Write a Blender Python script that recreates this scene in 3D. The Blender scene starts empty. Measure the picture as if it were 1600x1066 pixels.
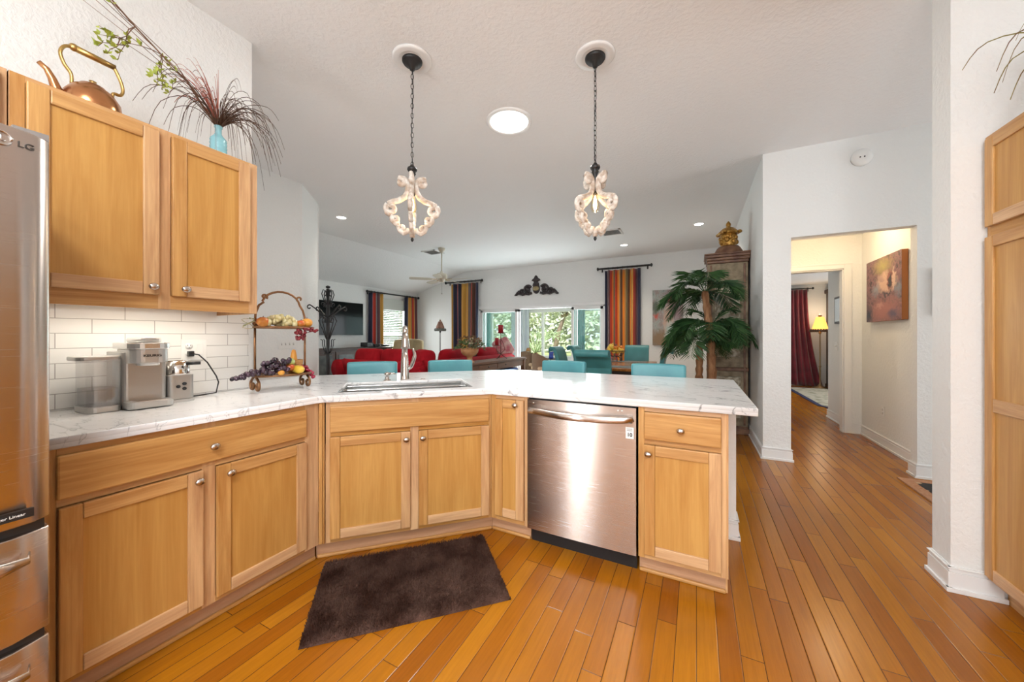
import bpy, bmesh, math, random
from mathutils import Vector, Matrix
from math import sin, cos, pi, radians as R

S = bpy.context.scene
C = S.collection
# ------------------------------------------------------------------ camera
cam_d = bpy.data.cameras.new('camera'); cam = bpy.data.objects.new('camera', cam_d); C.objects.link(cam)
cam_d.sensor_width = 36.0; cam_d.lens = 36.0 * 564.6 / 1600.0
cam_d.shift_y = -(533.0 - 525.6) / 1600.0
cam_d.clip_start = 0.02; cam_d.clip_end = 200
cam.location = (0, 0, 1.24); cam.rotation_euler = (R(90), 0, R(27.05))
S.camera = cam
# ------------------------------------------------------------------ colour management, world, daylight
S.view_settings.view_transform = 'Standard'; S.view_settings.look = 'None'
S.view_settings.gamma = 1.0; S.view_settings.use_curve_mapping = False
S.view_settings.exposure = 0.18
W = bpy.data.worlds.new('sky'); S.world = W; W.use_nodes = True
bg = W.node_tree.nodes['Background']; bg.inputs['Color'].default_value = (0.86, 0.94, 1.0, 1); bg.inputs['Strength'].default_value = 2.0

def lamp(name, kind, loc, energy, color=(1, 1, 1), size=None, size_y=None, rot=(0, 0, 0), shape=None, spot=None, spread=None):
    d = bpy.data.lights.new(name, kind); d.energy = energy; d.color = color
    if kind == 'AREA':
        d.shape = shape or ('RECTANGLE' if size_y else 'SQUARE'); d.size = size
        if size_y: d.size_y = size_y
        if spread: d.spread = spread
    elif kind in ('POINT', 'SPOT'):
        d.shadow_soft_size = size or .05
        if spot: d.spot_size = spot; d.spot_blend = .8
    o = bpy.data.objects.new(name, d); C.objects.link(o); o.location = loc; o.rotation_euler = rot
    return o
DAY = (0.90, 0.96, 1.0); WARM = (1.0, 0.78, 0.52); NEU = (0.95, 0.975, 1.0)
sun = lamp('sun', 'SUN', (0, 20, 20), 5.0, (1, .96, .88), rot=(R(38), 0, R(20))); sun.data.angle = R(2)
# daylight: the glazed sliders of the living room, the kitchen door, plus added unseen kitchen, foyer and entry windows
lamp('daylight_sliders', 'AREA', (-3.7, 8.95, 1.15), 125, DAY, 3.4, 1.9, (R(-90), 0, 0))
lamp('daylight_living_window', 'AREA', (-7.95, 7.7, 1.45), 55, DAY, 1.0, 1.4, (R(90), 0, R(-90)))
lamp('added_kitchen_daylight', 'AREA', (0.35, -2.72, 1.55), 50, DAY, 1.5, 1.3, (R(90), 0, 0))  # light of an unseen window added to brighten the kitchen
lamp('daylight_kitchen_door', 'AREA', (-1.82, -2.72, 1.15), 60, DAY, .42, 1.9, (R(90), 0, 0))
lamp('added_entry_daylight', 'AREA', (4.72, 3.5, 1.3), 30, DAY, 1.2, 1.8, (R(90), 0, R(90)))  # added light, comes in by an unseen entry opening
lamp('added_foyer_daylight', 'AREA', (-3.45, -2.72, 1.3), 35, DAY, 1.2, 1.8, (R(90), 0, 0))  # added light, comes in by an unseen foyer opening
lamp('daylight_bedroom', 'AREA', (4.72, 9.0, 1.4), 45, DAY, 1.6, 1.5, (R(90), 0, R(90)))
# ------------------------------------------------------------------ material helpers
def nd(nt, t, **kw):
    n = nt.nodes.new(t)
    for k, v in kw.items(): setattr(n, k, v)
    return n
def c4(c): return (c[0], c[1], c[2], 1.0)
def srgb(r, g, b):
    f = lambda v: (v / 255 / 12.92) if v <= 10 else ((v / 255 + .055) / 1.055) ** 2.4
    return (f(r), f(g), f(b))
def new_mat(name):
    m = bpy.data.materials.new(name); m.use_nodes = True
    nt = m.node_tree; p = nt.nodes['Principled BSDF']
    return m, nt, p
def coord(nt, kind='Object', scale=(1, 1, 1), rnd=False):
    tc = nd(nt, 'ShaderNodeTexCoord'); mp = nd(nt, 'ShaderNodeMapping'); mp.inputs['Scale'].default_value = scale
    src = nd(nt, 'ShaderNodeNewGeometry').outputs['Position'] if kind == 'World' else tc.outputs[kind]
    if rnd:
        g = nd(nt, 'ShaderNodeNewGeometry'); oi = nd(nt, 'ShaderNodeObjectInfo')
        a = nd(nt, 'ShaderNodeMath', operation='ADD'); nt.links.new(g.outputs['Random Per Island'], a.inputs[0]); nt.links.new(oi.outputs['Random'], a.inputs[1])
        b = nd(nt, 'ShaderNodeMath', operation='MULTIPLY'); nt.links.new(a.outputs[0], b.inputs[0]); b.inputs[1].default_value = 7.3
        v = nd(nt, 'ShaderNodeVectorMath', operation='ADD'); nt.links.new(src, v.inputs[0]); nt.links.new(b.outputs[0], v.inputs[1]); src = v.outputs[0]
    nt.links.new(src, mp.inputs['Vector'])
    return mp.outputs['Vector']
def ramp(nt, fac, stops, interp='LINEAR'):
    r = nd(nt, 'ShaderNodeValToRGB'); cr = r.color_ramp; cr.interpolation = interp
    while len(cr.elements) > 1: cr.elements.remove(cr.elements[-1])
    cr.elements[0].position = stops[0][0]; cr.elements[0].color = c4(stops[0][1])
    for p, c in stops[1:]:
        e = cr.elements.new(p); e.color = c4(c)
    nt.links.new(fac, r.inputs['Fac']); return r.outputs['Color']
def noise(nt, vec, scale, detail=3, rough=.5, dist=0):
    n = nd(nt, 'ShaderNodeTexNoise'); n.inputs['Scale'].default_value = scale; n.inputs['Detail'].default_value = detail
    n.inputs['Roughness'].default_value = rough; n.inputs['Distortion'].default_value = dist
    nt.links.new(vec, n.inputs['Vector']); return n.outputs['Fac']
def bump(nt, p, h, strength, dist=.01):
    b = nd(nt, 'ShaderNodeBump'); b.inputs['Strength'].default_value = strength; b.inputs['Distance'].default_value = dist
    nt.links.new(h, b.inputs['Height']); nt.links.new(b.outputs['Normal'], p.inputs['Normal'])
def mixc(nt, fac, a, b):
    m = nd(nt, 'ShaderNodeMix', data_type='RGBA')
    if isinstance(fac, (int, float)): m.inputs[0].default_value = fac
    else: nt.links.new(fac, m.inputs[0])
    for s, v in ((6, a), (7, b)):
        if isinstance(v, tuple): m.inputs[s].default_value = c4(v)
        else: nt.links.new(v, m.inputs[s])
    return m.outputs[2]
def mth(nt, op, a, b=None):
    m = nd(nt, 'ShaderNodeMath', operation=op)
    for i, v in enumerate((a, b)):
        if v is None: continue
        if isinstance(v, (int, float)): m.inputs[i].default_value = v
        else: nt.links.new(v, m.inputs[i])
    return m.outputs[0]
MATS = {}
def M(name, c, c2=None, scale=8, stretch=(1, 1, 1), rough=.5, metal=0, bs=0, bscale=40, spec=.5, coat=0, emit=None, es=0, kind='Object', detail=3, rnd=False, sheen=0, trans=0, lo=.35, hi=.65, alpha=None):
    if name in MATS: return MATS[name]
    m, nt, p = new_mat(name)
    p.inputs['Base Color'].default_value = c4(c); p.inputs['Roughness'].default_value = rough; p.inputs['Metallic'].default_value = metal
    p.inputs['Specular IOR Level'].default_value = spec; p.inputs['Coat Weight'].default_value = coat; p.inputs['Sheen Weight'].default_value = sheen
    p.inputs['Transmission Weight'].default_value = trans
    if c2 is not None:
        v = coord(nt, kind, stretch, rnd); f = noise(nt, v, scale, detail)
        nt.links.new(ramp(nt, f, [(lo, c), (hi, c2)]), p.inputs['Base Color'])
    if bs:
        v = coord(nt, kind); f = noise(nt, v, bscale, 3); bump(nt, p, f, bs)
    if emit: p.inputs['Emission Color'].default_value = c4(emit); p.inputs['Emission Strength'].default_value = es
    MATS[name] = m; return m
def wood(name, ca, cb, axis, rough=.38, k=1.0, var=.14):
    if name in MATS: return MATS[name]
    m, nt, p = new_mat(name)
    st = [14, 14, 14]; st[axis] = 1.1
    v = coord(nt, 'Object', tuple(st), True)
    f = noise(nt, v, 1.6 * k, 5, .6, .9)
    fine = [90, 90, 90]; fine[axis] = 3
    f2 = noise(nt, coord(nt, 'Object', tuple(fine), True), 1.5, 3)
    ff = mth(nt, 'ADD', mth(nt, 'MULTIPLY', f, .75), mth(nt, 'MULTIPLY', f2, .25))
    col = ramp(nt, ff, [(.34, ca), (.50, tuple((a + b) / 2 for a, b in zip(ca, cb))), (.64, cb)])
    g = nd(nt, 'ShaderNodeNewGeometry')
    hs = nd(nt, 'ShaderNodeHueSaturation'); nt.links.new(col, hs.inputs['Color'])
    nt.links.new(mth(nt, 'ADD', mth(nt, 'MULTIPLY', g.outputs['Random Per Island'], 2 * var), 1 - var), hs.inputs['Value'])
    nt.links.new(mth(nt, 'ADD', mth(nt, 'MULTIPLY', g.outputs['Random Per Island'], -2.5 * var), 1 + 1.2 * var), hs.inputs['Saturation'])
    nt.links.new(hs.outputs['Color'], p.inputs['Base Color'])
    p.inputs['Roughness'].default_value = rough; p.inputs['Specular IOR Level'].default_value = .42
    MATS[name] = m; return m
def stainless(name, c, rough=.22, aniso=.75):
    if name in MATS: return MATS[name]
    m, nt, p = new_mat(name)
    p.inputs['Base Color'].default_value = c4(c); p.inputs['Metallic'].default_value = 1; p.inputs['Roughness'].default_value = rough
    v = coord(nt, 'Object', (2, 2, 260)); f = noise(nt, v, 3, 2)
    nt.links.new(mth(nt, 'ADD', mth(nt, 'MULTIPLY', f, .12), rough - .06), p.inputs['Roughness'])
    p.inputs['Anisotropic'].default_value = aniso; p.inputs['Anisotropic Rotation'].default_value = .25
    t = nd(nt, 'ShaderNodeTangent'); t.direction_type = 'RADIAL'; t.axis = 'Z'
    nt.links.new(t.outputs[0], p.inputs['Tangent'])
    MATS[name] = m; return m
def thin_glass(name, tint=(1, 1, 1), gloss=.07):
    m = bpy.data.materials.new(name); m.use_nodes = True; nt = m.node_tree; nt.nodes.clear()
    o = nd(nt, 'ShaderNodeOutputMaterial'); mx = nd(nt, 'ShaderNodeMixShader'); t = nd(nt, 'ShaderNodeBsdfTransparent'); g = nd(nt, 'ShaderNodeBsdfGlossy')
    g.inputs['Roughness'].default_value = .02; t.inputs['Color'].default_value = c4(tint); mx.inputs[0].default_value = gloss
    nt.links.new(t.outputs[0], mx.inputs[1]); nt.links.new(g.outputs[0], mx.inputs[2]); nt.links.new(mx.outputs[0], o.inputs['Surface']); return m

def frosted(name, c, clear=.7, gloss=.08):
    m = bpy.data.materials.new(name); m.use_nodes = True; nt = m.node_tree; nt.nodes.clear(); o = nd(nt, 'ShaderNodeOutputMaterial'); a = nd(nt, 'ShaderNodeMixShader'); b = nd(nt, 'ShaderNodeMixShader')
    t = nd(nt, 'ShaderNodeBsdfTransparent'); d = nd(nt, 'ShaderNodeBsdfDiffuse'); g = nd(nt, 'ShaderNodeBsdfGlossy'); d.inputs['Color'].default_value = c4(c); g.inputs['Roughness'].default_value = .08
    a.inputs[0].default_value = clear; nt.links.new(d.outputs[0], a.inputs[1]); nt.links.new(t.outputs[0], a.inputs[2]); b.inputs[0].default_value = gloss; nt.links.new(a.outputs[0], b.inputs[1]); nt.links.new(g.outputs[0], b.inputs[2]); nt.links.new(b.outputs[0], o.inputs['Surface']); return m
# room surfaces
def plaster(name, c, bs=.25, scale=46):
    m, nt, p = new_mat(name); p.inputs['Base Color'].default_value = c4(c); p.inputs['Roughness'].default_value = .75; p.inputs['Specular IOR Level'].default_value = .25
    v = coord(nt, 'World', (1, 1, .8)); f = noise(nt, v, scale, 4, .55, .4)
    r = ramp(nt, f, [(.40, (0, 0, 0)), (.62, (1, 1, 1))]); bump(nt, p, r, bs, .008); return m
m_wall = plaster('wall_paint', (.82, .825, .81)); m_ceil = plaster('ceiling_paint', (.86, .865, .865), .22, 34)
m_trim = M('white_trim', (.83, .83, .82), rough=.35)
m_white = M('white_plastic', (.82, .82, .80), rough=.35)
def floor_mat():
    m, nt, p = new_mat('amber_wood_planks'); g = nd(nt, 'ShaderNodeNewGeometry'); sp = nd(nt, 'ShaderNodeSeparateXYZ'); nt.links.new(g.outputs['Position'], sp.inputs[0])
    w = .0765; L = 1.05
    rx = mth(nt, 'DIVIDE', sp.outputs['X'], w); row = mth(nt, 'FLOOR', rx); fx = mth(nt, 'FRACT', rx)
    wn = nd(nt, 'ShaderNodeTexWhiteNoise', noise_dimensions='1D'); nt.links.new(row, wn.inputs['W'])
    ry = mth(nt, 'ADD', mth(nt, 'DIVIDE', sp.outputs['Y'], L), mth(nt, 'MULTIPLY', wn.outputs['Value'], 5.0)); idy = mth(nt, 'FLOOR', ry); fy = mth(nt, 'FRACT', ry)
    cb = nd(nt, 'ShaderNodeCombineXYZ'); nt.links.new(row, cb.inputs[0]); nt.links.new(idy, cb.inputs[1])
    w2 = nd(nt, 'ShaderNodeTexWhiteNoise', noise_dimensions='3D'); nt.links.new(cb.outputs[0], w2.inputs['Vector'])
    tone = ramp(nt, w2.outputs['Value'], [(0, FL[0]), (.35, FL[1]), (.7, FL[2]), (1, FL[3])])
    off = nd(nt, 'ShaderNodeVectorMath', operation='ADD'); sc = nd(nt, 'ShaderNodeVectorMath', operation='MULTIPLY'); sc.inputs[1].default_value = (60, 3.2, 1)
    nt.links.new(g.outputs['Position'], sc.inputs[0]); nt.links.new(sc.outputs[0], off.inputs[0]); nt.links.new(w2.outputs['Color'], off.inputs[1])
    gr = noise(nt, off.outputs[0], 1.4, 4, .6, .6)
    hs = nd(nt, 'ShaderNodeHueSaturation'); nt.links.new(tone, hs.inputs['Color']); nt.links.new(mth(nt, 'ADD', mth(nt, 'MULTIPLY', gr, .5), .75), hs.inputs['Value'])
    ex = mth(nt, 'MINIMUM', fx, mth(nt, 'SUBTRACT', 1.0, fx)); ey = mth(nt, 'MULTIPLY', mth(nt, 'MINIMUM', fy, mth(nt, 'SUBTRACT', 1.0, fy)), L / w)
    e = mth(nt, 'MINIMUM', ex, ey); gap = mth(nt, 'LESS_THAN', e, .016)
    nt.links.new(mixc(nt, gap, hs.outputs['Color'], (.06, .022, .006)), p.inputs['Base Color'])
    h = nd(nt, 'ShaderNodeMapRange'); nt.links.new(e, h.inputs[0]); h.inputs[1].default_value = 0; h.inputs[2].default_value = .05
    bump(nt, p, h.outputs[0], .35, .003)
    p.inputs['Roughness'].default_value = .24; p.inputs['Specular IOR Level'].default_value = .33
    return m
FL = [(.27, .080, .004), (.345, .116, .005), (.375, .136, .006), (.42, .162, .008)]
m_floor = floor_mat()
def quartz():
    m, nt, p = new_mat('white_quartz'); v = coord(nt, 'World', (1, 1, 1))
    def vein(sc, off, width, dst):
        mp = nd(nt, 'ShaderNodeMapping'); mp.inputs['Location'].default_value = off; mp.inputs['Rotation'].default_value = (0, 0, .5); mp.inputs['Scale'].default_value = (1, 2.1, 1); nt.links.new(v, mp.inputs[0])
        f = noise(nt, mp.outputs[0], sc, 5, .55, dst)
        d = mth(nt, 'ABSOLUTE', mth(nt, 'SUBTRACT', f, .5)); r = nd(nt, 'ShaderNodeMapRange'); nt.links.new(d, r.inputs[0]); r.inputs[1].default_value = 0; r.inputs[2].default_value = width; r.inputs[3].default_value = 1; r.inputs[4].default_value = 0
        return r.outputs[0]
    msk = ramp(nt, noise(nt, v, 2.2, 2), [(.42, (0, 0, 0)), (.62, (1, 1, 1))])
    a = mth(nt, 'MULTIPLY', vein(1.5, (3, 1, 0), .012, 1.3), msk)
    b = mth(nt, 'MULTIPLY', vein(2.6, (7, 4, 0), .006, 1.0), .5)
    cl = mixc(nt, mth(nt, 'MULTIPLY', noise(nt, v, 3, 4), .5), (.87, .87, .87), (.80, .81, .82))
    cl = mixc(nt, mth(nt, 'MULTIPLY', mth(nt, 'MAXIMUM', a, b), .9), cl, (.22, .22, .235))
    nt.links.new(cl, p.inputs['Base Color']); p.inputs['Roughness'].default_value = .16; return m
m_quartz = quartz()
# cabinet maple
LIGHT_A, LIGHT_B = (.42, .200, .068), (.64, .375, .155)
PAN_A, PAN_B = (.45, .212, .046), (.58, .315, .085)
m_wv = wood('maple_vertical', LIGHT_A, LIGHT_B, 2); m_wh = wood('maple_horizontal', LIGHT_A, LIGHT_B, 0); m_wp = wood('maple_panel', PAN_A, PAN_B, 2, k=.7, var=.03)
m_toe = wood('maple_toe', (.42, .22, .11), (.52, .30, .17), 0)
m_nickel = M('brushed_nickel', (.56, .51, .47), rough=.25, metal=1)
m_chrome = M('chrome', (.78, .76, .73), rough=.12, metal=1)
m_steel = stainless('stainless_steel', (.60, .535, .49), .25, .94)  # coppery tint puts the warm floor's reflection into the steel colour
m_steel2 = stainless('stainless_sink', (.55, .55, .54), .28, .2)
m_black = M('black_plastic', (.012, .012, .013), rough=.35)
m_iron = M('black_iron', (.012, .012, .013), rough=.45)
m_bronze = M('bronze_metal', (.20, .10, .045), (.33, .17, .08), scale=20, rough=.42, metal=.7)
m_copper = M('worn_copper', (.42, .19, .085), (.62, .30, .13), scale=9, rough=.24, metal=1)
m_brass = M('aged_brass', (.42, .27, .09), (.55, .37, .14), scale=12, rough=.3, metal=1)
m_teal = M('teal_leather', (.055, .225, .262), (.07, .27, .30), scale=6, rough=.33, bs=.08, bscale=90)
m_tealfab = M('teal_dining_leather', (.035, .175, .185), (.05, .225, .235), scale=5, rough=.45)
m_red = M('red_velvet', (.25, .004, .009), (.36, .008, .016), scale=5, rough=.85, spec=.15)
m_dark = wood('dark_walnut', (.035, .016, .009), (.075, .035, .018), 0, .4)
m_brownwood = wood('rustic_brown_wood', (.10, .040, .018), (.22, .095, .045), 1, .65)
m_tablewood = wood('warm_table_wood', (.22, .085, .03), (.36, .16, .065), 1, .25)
m_beige = M('beige_upholstery', (.50, .38, .20), (.58, .46, .26), scale=6, rough=.8, sheen=.3)
m_navy = M('navy_fabric', (.012, .02, .08), rough=.8)
m_blue = M('blue_fabric', (.03, .08, .30), (.05, .12, .38), scale=8, rough=.7)
m_screen = M('dark_screen', (.004, .006, .006), rough=.10, spec=.12)
m_soil = M('dark_soil', (.03, .018, .01), (.06, .035, .02), scale=30, rough=.9)
m_leaf = M('palm_green', (.010, .042, .012), (.05, .12, .035), scale=6, rough=.45, rnd=True)
m_leaf2 = M('leaf_green', (.04, .10, .03), (.12, .20, .07), scale=12, rough=.55, rnd=True)
m_trunk = M('palm_trunk', (.20, .085, .035), (.36, .19, .09), scale=18, stretch=(2, 2, .4), rough=.85, bs=.5, bscale=50)
m_terra = M('weathered_terracotta', (.42, .19, .075), (.60, .34, .16), scale=7, rough=.8)
m_bulb = M('warm_bulb', (1, .8, .5), emit=(1, .74, .42), es=14)
m_lens = M('lit_lens', (1, 1, 1), emit=(1, .98, .95), es=9)
m_downl = M('lit_downlight', (1, 1, 1), emit=(1, .93, .82), es=12)
m_glass = thin_glass('window_glass'); m_glass_t = thin_glass('tinted_glass', (.93, .985, .975), .07)

# ------------------------------------------------------------------ mesh helpers
class MB:
    def __init__(s): s.v = []; s.f = []; s.m = []; s.cur = 0; s.sm = []
    def add(s, vs, fs, smooth=False):
        o = len(s.v); s.v += [tuple(v) for v in vs]
        for f in fs: s.f.append([i + o for i in f]); s.m.append(s.cur); s.sm.append(smooth)
        return s
    def box(s, x0, x1, y0, y1, z0, z1, mi=None):
        if mi is not None: s.cur = mi
        return s.add([(x0, y0, z0), (x1, y0, z0), (x1, y1, z0), (x0, y1, z0), (x0, y0, z1), (x1, y0, z1), (x1, y1, z1), (x0, y1, z1)],
                     [(0, 3, 2, 1), (4, 5, 6, 7), (0, 1, 5, 4), (1, 2, 6, 5), (2, 3, 7, 6), (3, 0, 4, 7)])
    def obox(s, c, ax, hx, ay, hy, az, hz):
        c = Vector(c); ax, ay, az = Vector(ax).normalized(), Vector(ay).normalized(), Vector(az).normalized(); vs = []
        for k in (-1, 1):
            for i, j in ((-1, -1), (1, -1), (1, 1), (-1, 1)): vs.append(c + ax * hx * i + ay * hy * j + az * hz * k)
        return s.add(vs, [(0, 3, 2, 1), (4, 5, 6, 7), (0, 1, 5, 4), (1, 2, 6, 5), (2, 3, 7, 6), (3, 0, 4, 7)])
    def prism(s, pts, z0, z1):
        n = len(pts); a = sum(pts[i][0] * pts[(i + 1) % n][1] - pts[(i + 1) % n][0] * pts[i][1] for i in range(n))
        if a < 0: pts = pts[::-1]
        return s.add([(x, y, z0) for x, y in pts] + [(x, y, z1) for x, y in pts],
                     [tuple(range(n))[::-1], tuple(range(n, 2 * n))] + [(i, (i + 1) % n, (i + 1) % n + n, i + n) for i in range(n)])
    def lathe(s, prof, seg=20, c=(0, 0, 0), sx=1, sy=1, axis='z', cap=True):
        vs = []; n = len(prof)
        for r, z in prof:
            for k in range(seg):
                a = 2 * pi * k / seg; p = (r * cos(a) * sx, r * sin(a) * sy, z)
                if axis == 'x': p = (p[2], p[0], p[1])
                elif axis == 'y': p = (p[1], p[2], p[0])
                vs.append((p[0] + c[0], p[1] + c[1], p[2] + c[2]))
        fs = [(i * seg + k, i * seg + (k + 1) % seg, (i + 1) * seg + (k + 1) % seg, (i + 1) * seg + k) for i in range(n - 1) for k in range(seg)]
        if cap:
            if prof[0][0] > 1e-5: fs.append(tuple(range(seg))[::-1])
            if prof[-1][0] > 1e-5: fs.append(tuple(range((n - 1) * seg, n * seg)))
        return s.add(vs, fs, True)
    def ell(s, c, rx, ry, rz, seg=14, rings=8):
        return s.lathe([(max(1e-6, sin(pi * i / rings)), -cos(pi * i / rings)) for i in range(rings + 1)], seg, (0, 0, 0), cap=False) and s._fix(c, rx, ry, rz, seg * (rings + 1))
    def _fix(s, c, rx, ry, rz, n):
        for i in range(len(s.v) - n, len(s.v)):
            x, y, z = s.v[i]; s.v[i] = (c[0] + x * rx, c[1] + y * ry, c[2] + z * rz)
        return s
    def tube(s, path, r, seg=8, flat=1.0, cap=True, up=None):
        P = [Vector(p) for p in path]; n = len(P); rs = r if isinstance(r, (list, tuple)) else [r] * n; vs = []; prev = None
        for i in range(n):
            t = (P[min(i + 1, n - 1)] - P[max(i - 1, 0)]).normalized()
            ref = Vector(up) if up else (prev if prev else (Vector((0, 0, 1)) if abs(t.z) < .9 else Vector((1, 0, 0))))
            a = ref - t * ref.dot(t)
            if a.length < 1e-6: a = t.orthogonal()
            a.normalize(); b = t.cross(a); prev = a
            for k in range(seg):
                q = 2 * pi * k / seg; vs.append(P[i] + a * rs[i] * cos(q) + b * rs[i] * flat * sin(q))
        fs = [(i * seg + k, i * seg + (k + 1) % seg, (i + 1) * seg + (k + 1) % seg, (i + 1) * seg + k) for i in range(n - 1) for k in range(seg)]
        if cap: fs += [tuple(range(seg))[::-1], tuple(range((n - 1) * seg, n * seg))]
        return s.add(vs, fs, True)
    def grid(s, fn, nu, nv, smooth=True):
        vs = [fn(i / nu, j / nv) for j in range(nv + 1) for i in range(nu + 1)]
        return s.add(vs, [(j * (nu + 1) + i, j * (nu + 1) + i + 1, (j + 1) * (nu + 1) + i + 1, (j + 1) * (nu + 1) + i) for j in range(nv) for i in range(nu)], smooth)
    def move(s, dx=0, dy=0, dz=0, rz=0):
        c, k = cos(rz), sin(rz); s.v = [(x * c - y * k + dx, x * k + y * c + dy, z + dz) for x, y, z in s.v]; return s
    def build(s, name, mats, parent=None, bevel=0, sub=0, solid=0, segs=2):
        me = bpy.data.meshes.new(name); me.from_pydata(s.v, [], s.f)
        for m in (mats if isinstance(mats, (list, tuple)) else [mats]): me.materials.append(m)
        for p, mi, sm in zip(me.polygons, s.m, s.sm): p.material_index = mi; p.use_smooth = sm
        me.update(); o = bpy.data.objects.new(name, me); C.objects.link(o)
        if parent: o.parent = parent
        if solid: d = o.modifiers.new('thickness', 'SOLIDIFY'); d.thickness = solid; d.offset = 0
        if bevel: d = o.modifiers.new('bevel', 'BEVEL'); d.width = bevel; d.segments = segs; d.limit_method = 'ANGLE'; d.angle_limit = R(40)
        if sub: d = o.modifiers.new('smooth', 'SUBSURF'); d.levels = sub; d.render_levels = sub
        return o
def tag(o, label=None, cat=None, group=None, kind=None):
    if label: o['label'] = label
    if cat: o['category'] = cat
    if group: o['group'] = group
    if kind: o['kind'] = kind
    return o
def thing(name, label, cat, loc=(0, 0, 0), rz=0, group=None):
    o = bpy.data.objects.new(name, None); C.objects.link(o); o.location = loc; o.rotation_euler = (0, 0, rz); o.empty_display_size = .05
    return tag(o, label, cat, group)
def struct(name, mb, m, **kw): return tag(mb.build(name, m, **kw), kind='structure')
def copy_tree(root, loc, rz=0, label=None):
    def cp(o, par):
        c = o.copy(); C.objects.link(c); c.parent = par
        for ch in [x for x in KIDS.get(o.name, [])]: cp(ch, c)
        return c
    KIDS = {}
    for x in list(C.objects):
        if x.parent: KIDS.setdefault(x.parent.name, []).append(x)
    r = cp(root, None); r.location = loc; r.rotation_euler = (0, 0, rz)
    if label: r['label'] = label
    return r
def curve_mesh(cd, name, m, parent=None):
    o = bpy.data.objects.new(name + '_c', cd); C.objects.link(o); bpy.context.view_layer.update()
    me = bpy.data.meshes.new_from_object(o.evaluated_get(bpy.context.evaluated_depsgraph_get()))
    C.objects.unlink(o); bpy.data.objects.remove(o); me.name = name
    me.materials.clear(); me.materials.append(m)
    for p in me.polygons: p.material_index = 0
    q = bpy.data.objects.new(name, me); C.objects.link(q)
    if parent: q.parent = parent
    return q
def plate(polys, z, ext, bev, name, m, parent=None):
    cd = bpy.data.curves.new(name, 'CURVE'); cd.dimensions = '2D'; cd.fill_mode = 'BOTH'; cd.extrude = ext - bev; cd.bevel_depth = bev; cd.bevel_resolution = 2; cd.offset = -bev
    for pts in polys:
        sp = cd.splines.new('POLY'); sp.points.add(len(pts) - 1); sp.use_cyclic_u = True
        for i, (x, y) in enumerate(pts): sp.points[i].co = (x, y, 0, 1)
    o = curve_mesh(cd, name, m, parent); o.location = (0, 0, z); return o
def text(body, size, name, m, parent, loc, rot, ext=.0008, align='CENTER', sx=1, bold=0):
    cd = bpy.data.curves.new(name, 'FONT'); cd.body = body; cd.size = size; cd.extrude = ext; cd.offset = bold; cd.align_x = align; cd.align_y = 'CENTER'
    o = curve_mesh(cd, name, m, parent); o.location = loc; o.rotation_euler = rot; o.scale = (sx, 1, 1); return o
def smooth(P, k=5):
    P = [Vector(p) for p in P]; Q = [P[0]] + P + [P[-1]]; out = []
    for i in range(1, len(Q) - 2):
        for j in range(k):
            t = j / k; a, b, c, d = Q[i - 1:i + 3]
            out.append(.5 * (2 * b + (c - a) * t + (2 * a - 5 * b + 4 * c - d) * t * t + (3 * b - a - 3 * c + d) * t ** 3))
    return [tuple(p) for p in out] + [tuple(P[-1])]
def lerp(a, b, t): return a + (b - a) * t
def arc(cx, cz, r, a0, a1, n=10, y=0): return [(cx + r * cos(R(lerp(a0, a1, i / n))), y, cz + r * sin(R(lerp(a0, a1, i / n)))) for i in range(n + 1)]
def spiral(cx, cz, r0, r1, a0, a1, n=22, y=0): return [(cx + lerp(r0, r1, i / n) * cos(R(lerp(a0, a1, i / n))), y, cz + lerp(r0, r1, i / n) * sin(R(lerp(a0, a1, i / n)))) for i in range(n + 1)]
# ================================================================== THE SETTING
H = 3.09
def wall_with_holes(name, axis, pos, th, a0, a1, z1, holes, m=None):
    """axis 'y': wall plane y=pos..pos+th running along x a0..a1; holes = (b0,b1,z0,z1)"""
    mb = MB()
    def bx(b0, b1, z0, zz):
        if b1 - b0 < 1e-4 or zz - z0 < 1e-4: return
        if axis == 'y': mb.box(b0, b1, min(pos, pos + th), max(pos, pos + th), z0, zz)
        else: mb.box(min(pos, pos + th), max(pos, pos + th), b0, b1, z0, zz)
    x = a0
    for b0, b1, h0, h1 in sorted(holes):
        bx(x, b0, 0, z1); bx(b0, b1, 0, h0); bx(b0, b1, h1, z1); x = b1
    bx(x, a1, 0, z1)
    return struct(name, mb, m or m_wall)
struct('floor', MB().box(-8, 4.7, -2.7, 8.8, -.12, 0).box(.5, 4.7, 8.8, 11.7, -.12, 0), m_floor)
struct('ceiling', MB().box(-5.96, 4.7, -2.7, 4.5, H, H + .12).box(-5.96, .75, 4.5, 8.8, H, H + .12), m_ceil)
sl = MB().add([(-5.96, 3.2, H), (-5.96, 8.8, H), (-7.9, 8.8, H - .59), (-7.9, 3.2, H - .59), (-5.96, 3.2, H + .12), (-5.96, 8.8, H + .12), (-7.9, 8.8, H - .47), (-7.9, 3.2, H - .47)],
              [(0, 1, 2, 3), (7, 6, 5, 4), (0, 4, 5, 1), (1, 5, 6, 2), (2, 6, 7, 3), (3, 7, 4, 0)])
struct('ceiling_slope', sl, m_ceil)
struct('ceiling_hall', MB().box(.70, 4.6, 4.54, 11.6, 2.53, 2.65), m_ceil)
wall_with_holes('wall_kitchen_left', 'x', -2.5, -.16, -2.6, 1.285, H, [])
wall_with_holes('wall_kitchen_back', 'y', -2.5, -.14, -2.66, 4.7, H, [(-2.03, -1.61, .1, 2.1), (-.4, 1.1, .9, 2.2)])
wall_with_holes('wall_foyer', 'y', -2.5, -.14, -4.4, -2.66, H, [(-4.0, -2.9, .2, 2.1)])  # opening added out of view for the foyer daylight
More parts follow.
